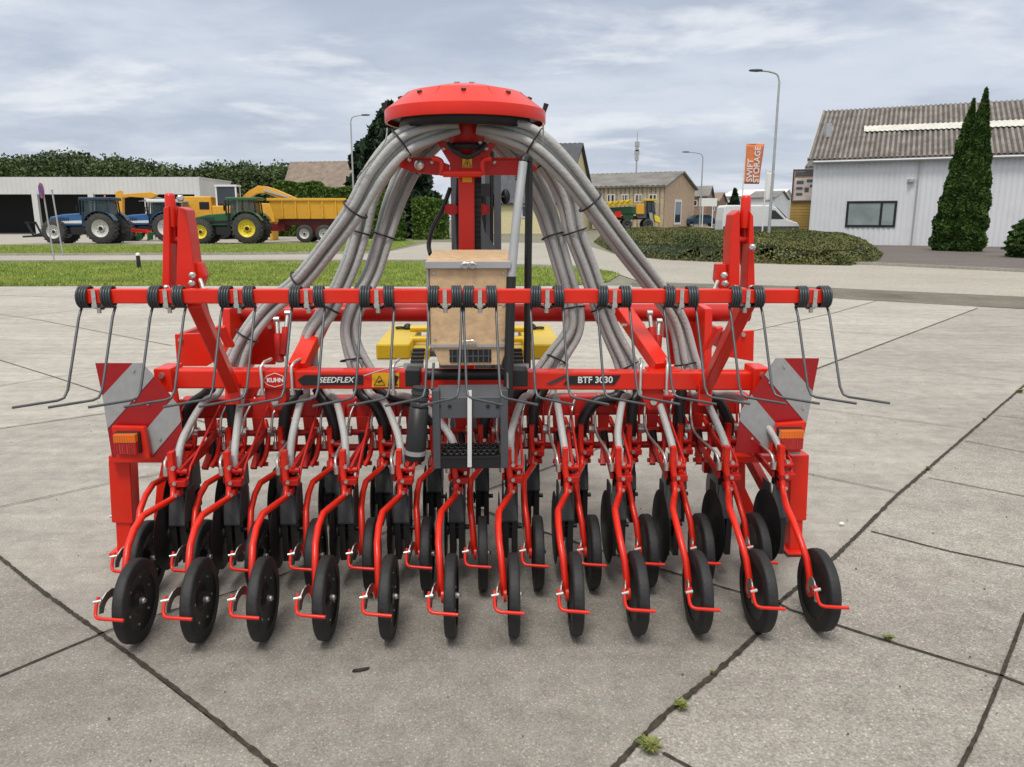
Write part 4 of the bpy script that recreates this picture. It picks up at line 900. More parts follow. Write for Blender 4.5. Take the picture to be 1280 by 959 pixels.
# ---- hazard boards, lamps, stands
def clip(P,a,b,keep):
    out=[]; sgn=lambda p:((b[0]-a[0])*(p[1]-a[1])-(b[1]-a[1])*(p[0]-a[0]))*keep
    for i in range(len(P)):
        p,q=P[i],P[(i+1)%len(P)]; sp_,sq=sgn(p),sgn(q)
        if sp_>=0: out.append(p)
        if sp_*sq<0: t=sp_/(sp_-sq); out.append((p[0]+(q[0]-p[0])*t,p[1]+(q[1]-p[1])*t))
    return out
def board(poly,lines,w,inner):
    m=MB(); m.poly([mp(x,y,w) for x,y in poly],(0,.004,0))
    base=part(m,'hazard_board',M['refred'])
    for (a,b),(c,d) in ((lines[0],lines[1]),(lines[2],lines[3])):
        k=1 if ((b[0]-a[0])*(c[1]-a[1])-(b[1]-a[1])*(c[0]-a[0]))>0 else -1
        k2=1 if ((d[0]-c[0])*(a[1]-c[1])-(d[1]-c[1])*(a[0]-c[0]))>0 else -1
        q=clip(clip(poly,a,b,k),c,d,k2)
        mm=MB(); mm.poly([mp(x,y,w-.0015) for x,y in q],(0,-.0015,0)); part(mm,'white_stripe',M['refwhite'],parent=base)
    for x,y in inner: mm=MB(); p=mp(x,y,w-.004); mm.cyl(p,p+V3((0,-.005,0)),.006,8); part(mm,'board_bolt',M['steel'],parent=base)
    return base
L_=[(119,454),(177,454),(200,478),(224,508),(232,572),(140,572),(129,500)]
board(L_,[((129,494),(166,454)),((138,532),(187,477)),((180,540),(226,486)),((192,568),(223,531))],.6,[(167,463),(185,505),(200,548),(168,500)])
R_=[(970,448),(1024,448),(1008,530),(1000,568),(919,566),(926,513),(940,492)]
board(R_,[((980,448),(1020,494)),((957,470),(1010,532)),((940,494),(973,533)),((926,527),(964,568))],.6,[(980,458),(962,478),(940,548),(1004,510)])
def tail(poly,x0,y0,x1,y1):
    m=MB(); m.poly([mp(x,y,.56) for x,y in poly],(0,.03,0)); part(m,'lamp_bracket',RED,.004)
    a=mp(x0,y0,.54); b=mp(x1,y1,.54); zm=a.z+(b.z-a.z)*.42
    m=MB(); m.bx(a.x-.006,b.x+.006,.545,.57,b.z-.006,a.z+.006); h=part(m,'tail_lamp',M['plastic'],.005)
    m=MB(); m.bx(a.x,b.x,.515,.544,zm,a.z); 
    for k in range(9): x=a.x+(b.x-a.x)*(k+.5)/9; m.cyl((x,.514,zm+.003),(x,.514,a.z-.003),.003,5)
    part(m,'amber_lens',M['amber'],.008,h)
    m=MB(); m.bx(a.x,b.x,.515,.544,b.z,zm-.002)
    for k in range(9): x=a.x+(b.x-a.x)*(k+.5)/9; m.cyl((x,.514,b.z+.003),(x,.514,zm-.005),.003,5)
    part(m,'red_lens',M['redlens'],.008,h)
tail([(139,533),(180,534),(188,574),(146,574)],144,542,174,566)
tail([(972,530),(1008,527),(1001,566),(962,566)],974,537,1001,560)
def stand(a,b,w1,xa,xb,sl):
    m=MB(); mid=a.lerp(b,.66); m.beam(a,mid,w1,.09); m.beam(mid,b,w1*.72,.07); m.box(b+V3((0,0,.01)),(w1*1.2,.14,.015)); part(m,'parking_stand',RED,.005)
    m=MB(); m.cyl(mid+V3((-w1*.75,-.0,.02)),mid+V3((w1*.7,0,.02)),.008,6); part(m,'locking_pin',M['steel'])
    m=MB(); p=mp(xa,571,.80); q=mp(xb,571,.80); m.beam(p,q,.09,.035); part(m,'stand_arm',RED,.004)
a=mp(154,573,.85); b=mp(160,690,.85); b.z=.0; stand(a,b,.105,141,240,0)
a=mp(996,566,.74); b=mp(990,700,.74); b.z=.0; stand(a,b,.09,905,1006,0)
for pts,w in (([(196,600),(214,572),(216,650),(205,690),(188,690)],1.05),([(266,640),(285,606),(300,612),(284,660),(262,676)],1.1),([(917,565),(932,562),(932,612),(914,612)],1.0),([(918,606),(930,606),(946,640),(946,660),(926,640)],1.05),([(880,572),(886,572),(890,592),(880,592)],1.0)):
    m=MB(); m.poly([mp(x,y,w) for x,y in pts],(0,.05,0)); part(m,'skid_plate',RED,.005)
for a,b in ((mp(262,548,1.05),mp(292,605,1.05)),(mp(905,560,1.0),mp(885,520,1.0)),(mp(222,520,.95),mp(206,600,.95)),(mp(938,575,.95),mp(957,610,.8))):
    m=MB(); m.beam(a,b,.045,.05); part(m,'side_link',RED,.004)
for x,y,w,L2 in ((218,500,.9,.2),(940,512,.9,.18)):
    p=mp(x,y,w); m=MB(); m.tube([p+V3((0,0,.12)),p+V3((.03*(1 if x<500 else -1),-.03,-.10))],.016,8); part(m,'board_support',RED)
# ---- distributor dome
DW=.9; DC=mp(582,150,DW); rim=.372
z0=mp(582,142,DW-rim).z; zt=mp(582,107,DW).z+.012
m=MB(); zt=mp(546,110,DW).z
za=mp(512,118,DW).z; zs=z0+.052
for band in ([(rim-.012,z0),(rim-.001,z0)],[(rim-.001,z0),(rim,z0+.003),(rim,zs-.003),(rim-.001,zs)],[(rim-.001,zs),(.266,za-.001)],[(.266,za-.001),(.258,za)],[(.258,za),(.137,zt),(.06,zt+.006),(.001,zt+.007)]): m.lathe(band,(DC.x,DW,0),'z',72,0)
part(m,'distributor_dome',RED)
m=MB(); m.lathe([(.001,z0+.03),(rim-.015,z0+.03),(rim-.015,z0+.022),(.001,z0+.022)],(DC.x,DW,0),'z',48); m.lathe([(.30,z0+.02),(.31,z0-.03),(.27,z0-.03),(.27,z0+.02)],(DC.x,DW,0),'z',48); part(m,'distributor_base',M['black'])
for k in range(9):
    a=2*math.pi*k/9+R(30); r=rim*.80; x=DC.x+math.cos(a)*r; y=DW+math.sin(a)*r; z=zs+(za-zs)*(rim-r)/(rim-.266)
    m=MB(); m.cyl((x,y,z-.004),(x+math.cos(a)*.003,y+math.sin(a)*.003,z+.006),.011,12); part(m,'dome_bolt',M['guard'])
for a in (R(75),R(108)):
    x=DC.x+math.cos(a)*.12; y=DW-.02; m=MB(); m.tube([(x,y,zt-.02),(x,y,zt+.014),(x,y,zt+.0142),(x,y,zt+.024)],[.009,.009,.015,.013],10); part(m,'dome_bolt',M['steel'])
for s in (-1,1):
    m=MB(); a=V3((DC.x+s*(rim-.012),DW-.05,zs-.005)); m.tube([a,a+V3((s*.012,0,.038))],[.009,.012],8); part(m,'dome_clip',M['black'])
# seams on the dome
m=MB()
for k in range(8):
    a=2*math.pi*(k+.5)/8; d=V3((math.cos(a),math.sin(a),0)); c=V3((DC.x,DW,0)); m.beam(c+d*.27+V3((0,0,za-.003)),c+d*(rim-.006)+V3((0,0,zs)),.002,.002)
part(m,'dome_seams',RDK)
# ---- mast and cross head below the dome
a=mp(582,222,.9); b=mp(584,462,.9); top=mp(583,160,.9)
m=MB(); m.beam(top,b,.075,.075); part(m,'mast',RED,.006)
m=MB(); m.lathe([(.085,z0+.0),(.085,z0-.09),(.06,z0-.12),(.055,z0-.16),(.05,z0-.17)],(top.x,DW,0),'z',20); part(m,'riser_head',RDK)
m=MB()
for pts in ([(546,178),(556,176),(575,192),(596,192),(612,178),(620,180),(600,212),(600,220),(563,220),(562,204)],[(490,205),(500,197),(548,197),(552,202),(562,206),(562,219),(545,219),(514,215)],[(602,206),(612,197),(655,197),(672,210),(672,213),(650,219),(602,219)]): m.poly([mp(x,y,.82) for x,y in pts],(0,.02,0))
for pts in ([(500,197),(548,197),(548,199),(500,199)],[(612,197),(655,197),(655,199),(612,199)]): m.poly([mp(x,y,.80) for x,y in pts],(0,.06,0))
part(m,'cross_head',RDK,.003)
m=MB(); m.tube(smooth_path([mp(540,198,.74),mp(547,199,.74),mp(552,203,.74),mp(552,214,.74),mp(554,217,.74),mp(600,217,.74),mp(603,214,.74),mp(603,203,.74),mp(607,199,.74),mp(614,198,.74)],4),.011,8); m.tube([mp(554,217,.735),mp(602,217,.735)],.017,10); part(m,'grab_rail',RED)
for pts in ([(578,195),(590,195),(590,210),(578,210)],[(578,220),(590,220),(590,228),(578,228)]):
    m=MB(); w=.815 if pts[0][1]<200 else .855; m.poly([mp(x,y,w) for x,y in pts],(0,-.002,0)); o=part(m,'warning_sticker',M['warn'])
m=MB(); tr=[mp(x,y,.811) for x,y in ((579,209),(584,198),(589,209))]; m.tube(tr,.002,4,0,closed=True); m.beam(mp(584,202,.811),mp(584,207,.811),.004,.006); part(m,'warning_symbol',M['black'])
m=MB(); p=mp(524,206,.79); m.lathe([(.001,-.012),(.020,-.01),(.024,0),(.022,.01)],p,'y',16); 
for x,y in ((497,205),(512,200),(540,203),(618,203),(652,201),(555,186),(608,186),(600,178)): q=mp(x,y,.79); m.ball(q,.009)
part(m,'cross_head_fittings',M['steel'])
m=MB(); m.lathe([(.055,0),(.07,0),(.07,.03),(.055,.03)],V3((top.x,.85,mp(582,188,.85).z)),'z',20); m.tube(smooth_path([mp(560,180,.75),mp(570,190,.7),mp(584,196,.72),mp(598,190,.7),mp(606,180,.75)],4),.012,8); part(m,'riser_clamp',M['black'])
# energy chain and hydraulic hoses beside the mast
for x in (596,):
    m=MB(); a=mp(x,215,.92); b=mp(x-1,318,.92)
    for k in range(34): p=a.lerp(b,k/33); m.box(p,(.045,.04,.022 if k%2 else .016))
    part(m,'cable_chain',M['plastic'])
m=MB()
for k,x in enumerate((573,575.5)):
    m.tube([mp(x,222,.98),mp(x-2,270,1.0),mp(x,318,1.0)],.010,6)
m.tube(smooth_path([mp(563,235,1.0),mp(553,262,.98),mp(541,285,.95),mp(536,305,.9),mp(538,318,.85)],5),.011,8); part(m,'hydraulic_hoses',M['plastic'])
m=MB()
for x,y in ((565,262),(602,262)): 
    p=mp(x,y,.95); m.cyl(p+V3((0,-.03,0)),p+V3((0,.03,0)),.028,16)
m.beam(mp(556,262,.96),mp(612,262,.96),.02,.04); part(m,'mast_rollers',RDK)
# ---- control box
x0=mp(536,330,.45).x; x1=mp(635,330,.45).x; zt_=mp(585,330,.45).z; zm=mp(585,432,.45).z; zb=mp(585,457,.45).z
m=MB(); m.poly([(x0,.45,zm),(x1,.45,zm),(x1,.45,zt_-.006),(x0,.45,zt_-.006)],(0,.30,0)); part(m,'control_box',M['wood'],.006)
m=MB(); m.poly([(x0-.014,.437,zt_-.003),(x1+.01,.437,zt_-.003),(x1+.01,.74,zt_+.035),(x0+.004,.74,zt_+.035)],(0,0,.014)); part(m,'box_lid',M['wood'],.004)
m=MB(); m.bx(x0-.016,x1+.012,.430,.4365,zt_-.018,zt_+.012); m.bx(x0-.012,x0-.0015,.445,.74,zm,zt_-.01); part(m,'lid_edge',M['alu'],.002)
m=MB(); m.poly([(x0+.006,.45,zm-.004),(x1-.004,.45,zm-.004),(x1-.03,.45,zb),(x0+.04,.45,zb)],(0,.26,0)); part(m,'box_base',M['wood'],.004)
m=MB(); m.bx(x0-.004,x1+.004,.440,.449,zm-.006,zm+.006); part(m,'box_band',M['alu'])
gx0=mp(562,440,.45).x; gx1=mp(614,440,.45).x; gz0=mp(585,453,.45).z; gz1=mp(585,437,.45).z
m=MB(); m.bx(gx0,gx1,.446,.449,gz0,gz1); 
part(m,'box_grille',M['black']); m=MB()
for k in range(8): x=gx0+(gx1-gx0)*(k+.5)/8; m.bx(x-.0025,x+.0025,.441,.4455,gz0,gz1)
m.bx(gx0,gx1,.441,.4455,(gz0+gz1)/2-.002,(gz0+gz1)/2+.002); part(m,'grille_bars',M['dgrey'])
for y in (332,429):
    c=mp(586,y,.43); m=MB()
    for s in (-1,1): m.lathe([(.010,-.003),(.016,-.003),(.016,.003),(.010,.003)],c+V3((s*.016,0,0)),'y',16)
    m.tube([c+V3((-.034,0,.004)),c+V3((-.012,-.004,.010)),c+V3((.012,-.004,.010)),c+V3((.034,0,.004))],.003,6); part(m,'box_latch',M['steel'])
for x,z in ((x0+.02,zt_-.04),(x1-.02,zt_-.04),(x0+.02,zm+.03),(x1-.02,zm+.03),(x0+.02,(zt_+zm)/2),(x1-.02,(zt_+zm)/2)):
    m=MB(); m.cyl((x,.4495,z),(x,.446,z),.006,10); part(m,'box_screw',M['steel'])
m=MB(); m.bx(x0+.002,x1-.002,.4485,.4498,(zt_+zm)/2-.001,(zt_+zm)/2+.001); part(m,'box_seam',M['dgrey'])
# black roller / folded boots below the box
m=MB(); a=mp(532,468,.52); b=mp(640,468,.52); m.tube([a,b],.026,16); part(m,'step_hinge_tube',M['black'])
for s,x in ((-1,517),(1,650)):
    p=mp(x,470,.55); m=MB(); m.box(p,(.065,.12,.075)); 
    q=mp(x+(-s)*2,447,.7)
    for k in range(4): m.box(p+V3((-s*.012,.06+k*.035,.055+k*.012)),(.060,.024,.015))
    part(m,'folded_step',M['plastic'],.004)
m=MB(); m.box(mp(517,457,.60),(.09,.03,.02)); m.box(mp(650,457,.60),(.08,.03,.02)); part(m,'step_bracket',M['steel'])
# ---- boarding steps
SW=.30; sx0=mp(540,500,SW).x; sx1=mp(635,500,SW).x; s487=mp(585,487,SW).z; s523=mp(585,523,SW).z; s553=mp(585,556,SW).z; s568=mp(585,569,SW).z; s585=mp(585,585,SW).z
m=MB(); m.bx(sx0+.02,sx1-.02,SW,SW+.012,s523,s487-.035); m.poly([(sx0+.02,SW,s487-.035),(sx1-.02,SW,s487-.035),(sx1-.02,SW+.10,s487+.0),(sx0+.02,SW+.10,s487+.0)],(0,0,-.008)); part(m,'step_plate',M['dgrey'],.003)
for x in (sx0,sx1-.032): m=MB(); m.bx(x,x+.032,SW-.012,SW+.05,s585,s487-.0); part(m,'step_side_rail',M['dgrey'],.004)
m=MB(); m.bx(sx0+.033,sx1-.033,SW-.01,SW+.0,s585,s568-.004); part(m,'step_lip',M['black'],.003)
m=MB(); n=9
for r_ in range(4):
    for k in range(n):
        x=sx0+.05+(sx1-sx0-.10)*(k+(.5 if r_%2 else 0))/(n-.5); y=SW+.005+r_*.045
        m.lathe([(.008,0),(.014,0),(.012,.010),(.008,.010)],(x,y,s568+.0),'z',8)
for r_ in range(5): m.bx(sx0+.033,sx1-.033,SW-.012+r_*.045,SW-.002+r_*.045,s568-.012,s568)
m.bx(sx0+.033,sx1-.033,SW-.01,SW+.19,s568-.016,s568-.012); part(m,'step_grating',M['plastic'])
for x in (549,562,610,622): m=MB(); p=mp(x,508,SW); m.cyl(p+V3((0,-.001,0)),p+V3((0,-.004,0)),.008,10); part(m,'step_hole',M['black'])
m=MB(); a=mp(587,488,SW-.02); b=mp(587,584,SW-.02); m.beam(a,b,.018,.006); part(m,'white_strap',M['white'],.001)
for x in (sx0-.004,sx1-.006):
    m=MB(); m.tube([(x+.005,SW+.0,s487),(x+.006,SW+.12,s487+.09)],.006,8); part(m,'step_stay',M['rod'])
# document tube
a=mp(526,484,.27); b=mp(519,566,.27); m=MB(); t=(b-a).normalized(); m.tube([a,a.lerp(b,.30),a.lerp(b,.303),b],[.034,.034,.040,.044],20); part(m,'document_tube',M['plastic'])
m=MB(); m.tube([a.lerp(b,.99)-t*.012,b+t*.004],.0475,20); part(m,'tube_band',M['alu']); m=MB(); m.tube([b,b+t*.03],[.046,.042],20); part(m,'tube_cap',M['black'],.002)
m=MB()
for k in range(3): p=a.lerp(b,.05+k*.09); m.tube([p,p+t*.012],.038,16)
part(m,'tube_ribs',M['guard'])
# handrail
m=MB(); m.tube(smooth_path([mp(639,350,.45),mp(643,300,.475),mp(648,255,.50),mp(654,203,.54)],4),.019,12); part(m,'handrail_front_leg',M['galv'])
m=MB(); m.tube(smooth_path([mp(654,203,.54),mp(656,197,.56),mp(660,198,.60),mp(661,206,.62),mp(661,260,.62),mp(660,340,.62),mp(659,460,.62)],5),.017,12); part(m,'handrail_rear_leg',M['plastic'])
m=MB(); m.tube([mp(639,346,.45),mp(637,420,.42),mp(635,503,.36)],.0205,12); part(m,'handrail_shaded_leg',M['black'])  # lower part of the grey front leg, its shade painted as black
# ---- coulters
def press_wheel(parent,loc):
    o=MB(); Rr=.166; w=.043
    o.lathe([(Rr*.70,w*.5),(Rr*.955,w*.5),(Rr*.99,w*.40),(Rr,w*.22),(Rr,-w*.25),(Rr*.99,-w*.40),(Rr*.955,-w*.5),(Rr*.70,-w*.5)],(0,0,0),'x',44,0)
    wo=o.build('press_wheel',M['rubber'],parent,loc=loc)
    m=MB(); m.lathe([(Rr*.71,w*.44),(Rr*.66,w*.30),(Rr*.40,w*.10),(Rr*.22,w*.05),(Rr*.20,w*.36),(.001,w*.38)],(0,0,0),'x',32,0); m.lathe([(Rr*.71,-w*.44),(Rr*.5,-w*.2),(.001,-w*.2)],(0,0,0),'x',32,0)
    for k in range(6):
        a=k*math.pi/3+.35; m.cyl((w*.24,math.cos(a)*Rr*.56,math.sin(a)*Rr*.56),(w*.34,math.cos(a)*Rr*.56,math.sin(a)*Rr*.56),.005,6,1)
    m.cyl((w*.37,0,0),(w*.62,0,0),.014,8,1); m.ball((w*.62,0,0),.012,1,6)
    return wo,m
def coulter(front):
    root=MB(); arm=[(-.008,.455,.60),(-.006,.45,.55),(0,.44,.49),(0,.42,.437),(-.028,.33,.432),(-.054,.24,.428),(-.058,.16,.40),(-.056,.09,.355),(-.046,.03,.29),(-.040,.0,.22),(-.038,0,.165)]
    P=smooth_path(arm,1)
    root.tube(P,[.0145]*len(P),8,0); root.box((-.006,.462,.58),(.024,.04,.12)); root.cyl((-.04,0,.165),(-.028,0,.165),.03,14)
    c=root.build('coulter_arm',RED,DR,bevel=0)
    m=MB(); m.box((.022,.45,.50),(.07,.05,.028)); m.box((.008,.45,.455),(.04,.045,.03)); m.cyl((-.045,.47,.545),(.055,.47,.545),.013,10); m.build('clevis',RDK,c,bevel=.003)
    for z in (.575,.505,.45):
        m=MB(); m.tube([(.012,.43,z),(.012,.415,z)],[.010,.009],6); m.build('bolt',M['steel'],c)
    wo,rm=press_wheel(c,(0,0,.166)); rm.build('wheel_hub',[M['plastic'],M['steel']],c,loc=(0,0,.166))
    gy=.43
    m=MB(); m.poly([(-.036,gy,.30),(.036,gy,.30),(.036,gy+.02,.385),(.018,gy+.05,.45),(-.018,gy+.05,.45),(-.036,gy+.02,.385)],(0,.012,0)); m.poly([(-.036,gy,.30),(.036,gy,.30),(.036,gy+.13,.30),(-.036,gy+.13,.30)],(0,0,.012)); m.poly([(-.036,gy+.012,.312),(-.036,gy+.034,.385),(-.036,gy+.06,.45),(-.036,gy+.15,.45),(-.036,gy+.15,.312)],(.008,0,0)); m.poly([(.028,gy+.012,.312),(.028,gy+.034,.385),(.028,gy+.06,.45),(.028,gy+.15,.45),(.028,gy+.15,.312)],(.008,0,0)); m.build('coulter_guard',M['guard'],c,bevel=.002)
    m=MB(); m.bx(-.034,-.007,gy+.01,gy+.12,.12,.298); m.bx(.008,.034,gy+.01,gy+.12,.12,.298); m.bx(-.034,.034,gy+.05,gy+.14,.20,.298); m.cyl((-.05,gy+.05,.26),(.055,gy+.05,.26),.011,6); m.build('seed_boot',M['plastic'],c)
    m=MB(); m.tube([(.004,.50,.445),(.006,.50,.52),(.006,.50,.521),(.006,.50,.545)],[.027,.027,.031,.031],14); m.build('hose_socket',M['black'],c)
    m=MB(); m.lathe([(.001,.004),(.055,.004),(.06,.001),(.166,.0008),(.168,0),(.166,-.0008),(.06,-.003),(.001,-.006)],(0,0,0),'x',40,0); m.lathe([(.03,.005),(.028,.014),(.001,.016)],(0,0,0),'x',14,0)
    d=m.build('opener_disc',M['plastic'],c,loc=(-.050,.46,.26)); d.rotation_euler=(0,0,R(1))
    # scraper
    m=MB(); n_=9; up_=[];
    ro=[(-.075+.075*math.cos(R(a)),.165+.088*math.sin(R(a))) for a in range(5,166,20)]; ri=[(-.078+.045*math.cos(R(a)),.165+.055*math.sin(R(a))) for a in range(165,4,-20)]
    m.poly([V3((-.050+y*.18,y,z)) for y,z in ro+ri],(.004,0,0))
    m.tube([(-.090,-.145,.236),(-.062,-.138,.238)],[.006,.008],8); m.build('scraper_bracket',M['steel'],c)
    m=MB(); m.tube(smooth_path([(-.076,-.130,.250),(-.078,-.150,.222),(-.074,-.168,.196),(-.060,-.178,.188),(-.03,-.182,.186),(.036,-.186,.182)],4),.0068,8); m.build('scraper_rod',RED,c)
    # linkage to the toolbar
    wl=1.0-(.40 if front else 0); m=MB(); 
    y1=wl-.06
    if front: m.beam((.030,.47,.545),(.03,y1,.55),.012,.035)
    else:
        m.beam((.028,.46,.545),(.045,y1,.61),.014,.036); m.beam((-.03,.47,.50),(.0,y1-.02,.53),.014,.030)
    m.poly([(-.030,wl-.055,TZ-.04),(.030,wl-.055,TZ-.04),(.026,wl-.055,TZ-.10),(.022,wl-.055,TZ-.20),(-.022,wl-.055,TZ-.20),(-.026,wl-.055,TZ-.12)],(0,-.012,0))
    m.cyl((-.075,wl-.075,TZ-.12),(.075,wl-.075,TZ-.12),.016,10); m.cyl((-.07,wl-.075,TZ-.20),(.07,wl-.075,TZ-.20),.018,10)
    m.beam((.0,wl-.08,TZ-.20),(-.012,wl-.16,TZ-.28),.03,.02)
    m.build('parallel_link',RDK,c,bevel=.002)
    m=MB(); m.tube(smooth_path([(.03,wl-.05,TZ-.06),(.055,wl-.10,TZ-.13),(.045,wl-.13,TZ-.22),(.02,wl-.16 if not front else wl-.12,TZ-.27)],3),.013,8); m.cyl((-.03,wl-.12,TZ-.27),(.05,wl-.12,TZ-.27),.012,8); m.build('bracket_hook',RED,c)
    m=MB(); m.tube([(.0,wl-.075,TZ-.12),(.01,wl-.09,TZ-.20),(.0,wl-.10,TZ-.26)],.02,10); m.cyl((.075,wl-.075,TZ-.12),(.085,wl-.075,TZ-.12),.013,6); m.cyl((-.07,wl-.075,TZ-.20),(-.08,wl-.075,TZ-.20),.014,6); m.build('rubber_buffer',M['black'],c)
    m=MB(); m.tube(smooth_path([(-.02,wl-.02,TZ+.05),(-.05,wl-.10,TZ-.02),(-.055,wl-.2 if not front else wl-.12,TZ-.10),(-.045,.50,.60),(-.035,.46,.55)],4),.0075,6); m.cyl((-.035,.46,.53),(-.035,.46,.565),.014,8); m.cyl((-.08,wl-.09,TZ-.11),(-.05,wl-.09,TZ-.11),.026,12); m.build('spring_rod',M['steel'],c)
    m=MB(); m.tube([(.055,wl-.06,TZ+.02),(.058,.50,.56),(.052,.46,.50)],.0065,6); m.build('control_rod',RDK,c)
    return c
cr=coulter(False); cf=coulter(True)
UR=[-1.375+.25*i for i in range(12)]; UF=[-1.5+.25*i for i in range(12)]
for proto,US,w in ((cr,UR,0.0),(cf,UF,.40)):
    for i,u in enumerate(US):
        c=proto if i==0 else copy_tree(proto,DR)
        c.location=(u,w,0); c.rotation_euler=(0,0,R(random.uniform(-1.1,1.1)))
        for ch in kids(c):
            if ch.name.startswith('wheel_hub'): ch.rotation_euler=(random.uniform(0,6.28),0,0)
# ---- seed hoses
B={
'A':[(572,159,.80),(540,163,.74),(502,179,.70),(470,215,.70),(444,262,.72),(413,305,.8),(375,352,.9),(336,385,.95),(309,420,.95),(293,458,.94),(285,492,.9)],
'B':[(566,160,.92),(530,170,.98),(492,194,1.0),(462,240,1.03),(450,290,1.03),(436,335,1.02),(412,385,1.0),(389,420,.98),(383,460,.95),(388,492,.92)],
'C':[(568,162,1.02),(540,178,1.10),(512,210,1.13),(492,255,1.12),(480,295,1.1),(466,340,1.08),(447,378,1.02),(437,412,1.0),(440,450,.97),(447,490,.92)],
'D':[(600,162,1.02),(628,180,1.10),(658,215,1.13),(680,258,1.12),(692,295,1.1),(705,340,1.06),(717,385,1.02),(716,415,1.0),(697,450,.97),(680,490,.92)],
'E':[(602,160,.92),(642,172,.98),(682,199,1.0),(708,245,1.03),(718,290,1.03),(735,335,1.02),(752,385,1.0),(766,420,.98),(785,458,.95),(800,490,.92)],
'F':[(598,159,.80),(632,163,.74),(668,177,.70),(704,210,.70),(738,253,.72),(782,312,.8),(824,366,.9),(848,405,.95),(857,455,.94),(862,490,.9)]}
allc=sorted([(u,0) for u in UR]+[(u,1) for u in UF])
ties=MB()
def ring(c,T,rx,ry,side,name='cable_tie'):
    nrm=T.cross(side).normalized(); m=MB(); pts=[c+side*(math.cos(a)*rx)+nrm*(math.sin(a)*ry) for a in [2*math.pi*k/20 for k in range(20)]]
    m.tube(pts,.0045,5,0,closed=True); part(m,name,M['black'])
for bi,key in enumerate('ABCDEF'):
    P=[mp(*p) for p in B[key]]; mem=allc[bi*4:bi*4+4]; K=len(P)
    sides=[]
    for i in range(K):
        T=(P[min(i+1,K-1)]-P[max(i-1,0)]).normalized(); s_=T.cross(V3((0,1,0))).normalized()
        if bi>=3: s_=s_
        if s_.x<0: s_=-s_
        # rolling: near the top the bundle fans out
        sides.append((T,s_))
    spread=[.5,1.15,1.35,1.2,1.05,1.0,1.0,1.0,1.0,1.05,1.3,1.3]
    order=[0,1,2,3]
    for k,(u,fr) in enumerate(mem):
        pts=[]
        for i in range(K):
            T,s_=sides[i]; off=(-1.25,-.42,.42,1.25)[k]; dy=(.5,-.7,.7,-.5)[k]; sc=.0265*spread[i]
            n_=V3((0,1,0))
            pts.append(P[i]+s_*(off*sc)+n_*(dy*.026*(1 if i>1 else .6)) + V3(((u*.0+ (k-1.5)*0),0,0)))
        pts[-1].x=pts[-1].x*.72+u*.28; pts[-2].x=pts[-2].x*.92+u*.08
        px_=pts[-1].x
        if fr: tail_=[V3((px_*.35+u*.65,.91,.74)),V3((u+.006,.90,.635)),V3((u+.006,.90,.53))]
        else: tail_=[V3((px_*.55+u*.45,.78,.79)),V3((px_*.10+u*.90,.60,.68)),V3((u+.006,.51,.60)),V3((u+.006,.50,.535))]
        path=smooth_path(pts+tail_,5)
        m=MB(); m.tube(path,.0172,12); h=part(m,'seed_hose',M['hose'])
        if fr and k in (0,1,2,3):
            a=len(path)-17; sl=path[a:-2]; sp2=smooth_path(sl,3); m=MB(); m.tube(sp2,[.027+(.0025 if j%2 else 0) for j in range(len(sp2))],12); part(m,'rubber_sleeve',M['plastic'],parent=h)
    for i,(rx,ry) in ((2,(.066,.040)),(4 if key in 'AF' else 4,(.062,.045)),(6,(.058,.042)),(8,(.058,.042))):
        ring(P[i],sides[i][0],rx,ry,sides[i][1])
# thin cables near the dome
for s,pts in ((0,[(484,160,.6),(482,175,.6),(473,190,.6),(460,205,.62)]),(1,[(679,155,.6),(679,165,.62),(678,182,.65)]),(2,[(465,200,.62),(455,212,.66),(447,222,.68),(452,214,.6)]),(3,[(455,470,.7),(480,462,.66),(512,456,.62)])):
    m=MB(); m.tube(smooth_path([mp(*p) for p in pts],4),.0035,5); part(m,'thin_cable',M['hose'])
# ================================================================== forklift behind the machine
fo=toworld((mp(590,300,2.2).x,2.2,0)); FL=empty('forklift',fo,PH,'narrow forklift with tall dark mast and yellow side blocks standing behind the seed drill','forklift')
ox=mp(590,300,2.2).x
def fp(px,py,w): p=mp(px,py,w); return V3((p.x-ox,p.y-2.2,p.z))
for x0,x1 in ((563,571),(606,612),(617,626)):
    a=fp(x0,186,2.2); b=fp(x1,186,2.2); m=MB(); m.bx(a.x,b.x,-.06,.06,.25,a.z); part(m,'mast_rail',M['dgrey'],.004,FL)
m=MB()
for y in (192,250,): a=fp(563,y,2.2); b=fp(626,y,2.2); m.bx(a.x,b.x,.07,.12,a.z-.04,a.z+.04)
m.tube([fp(614.5,196,2.15),fp(614.5,318,2.15)],.012,6); m.tube([fp(603,230,2.15),fp(603,318,2.15)],.02,8); part(m,'mast_crossbar',M['black'],0,FL)
m=MB(); a=fp(604,230,2.1); b=fp(612,246,2.1); m.bx(a.x-.05,b.x,-.15,-.10,b.z,a.z); part(m,'chain_pulley',M['black'],0,FL)
m=MB(); q=fp(632,246,2.25); m.lathe([(.001,-.012),(.055,-.01),(.06,0),(.055,.01),(.001,.012)],(0,0,0),'y',16); o=part(m,'mirror',M['black'],0,FL); o.location=q; o.scale=(.5,1,.85)
m=MB(); m.tube([q,fp(625,246,2.2)],.008,6); part(m,'mirror_arm',M['black'],0,FL)
for pts in ([(570,300),(576,262),(579,262),(586,318),(566,318)],[(600,262),(606,290),(625,318),(602,318)]):
    m=MB(); m.poly([fp(x,y,2.05) for x,y in pts],(0,.03,0)); part(m,'carriage_plate',M['dgrey'],0,FL)
m=MB(); m.bx(-.24,.24,.15,.9,.12,.9); m.bx(-.28,.28,.15,.3,.9,1.25); part(m,'chassis',M['dgrey'],.03,FL)
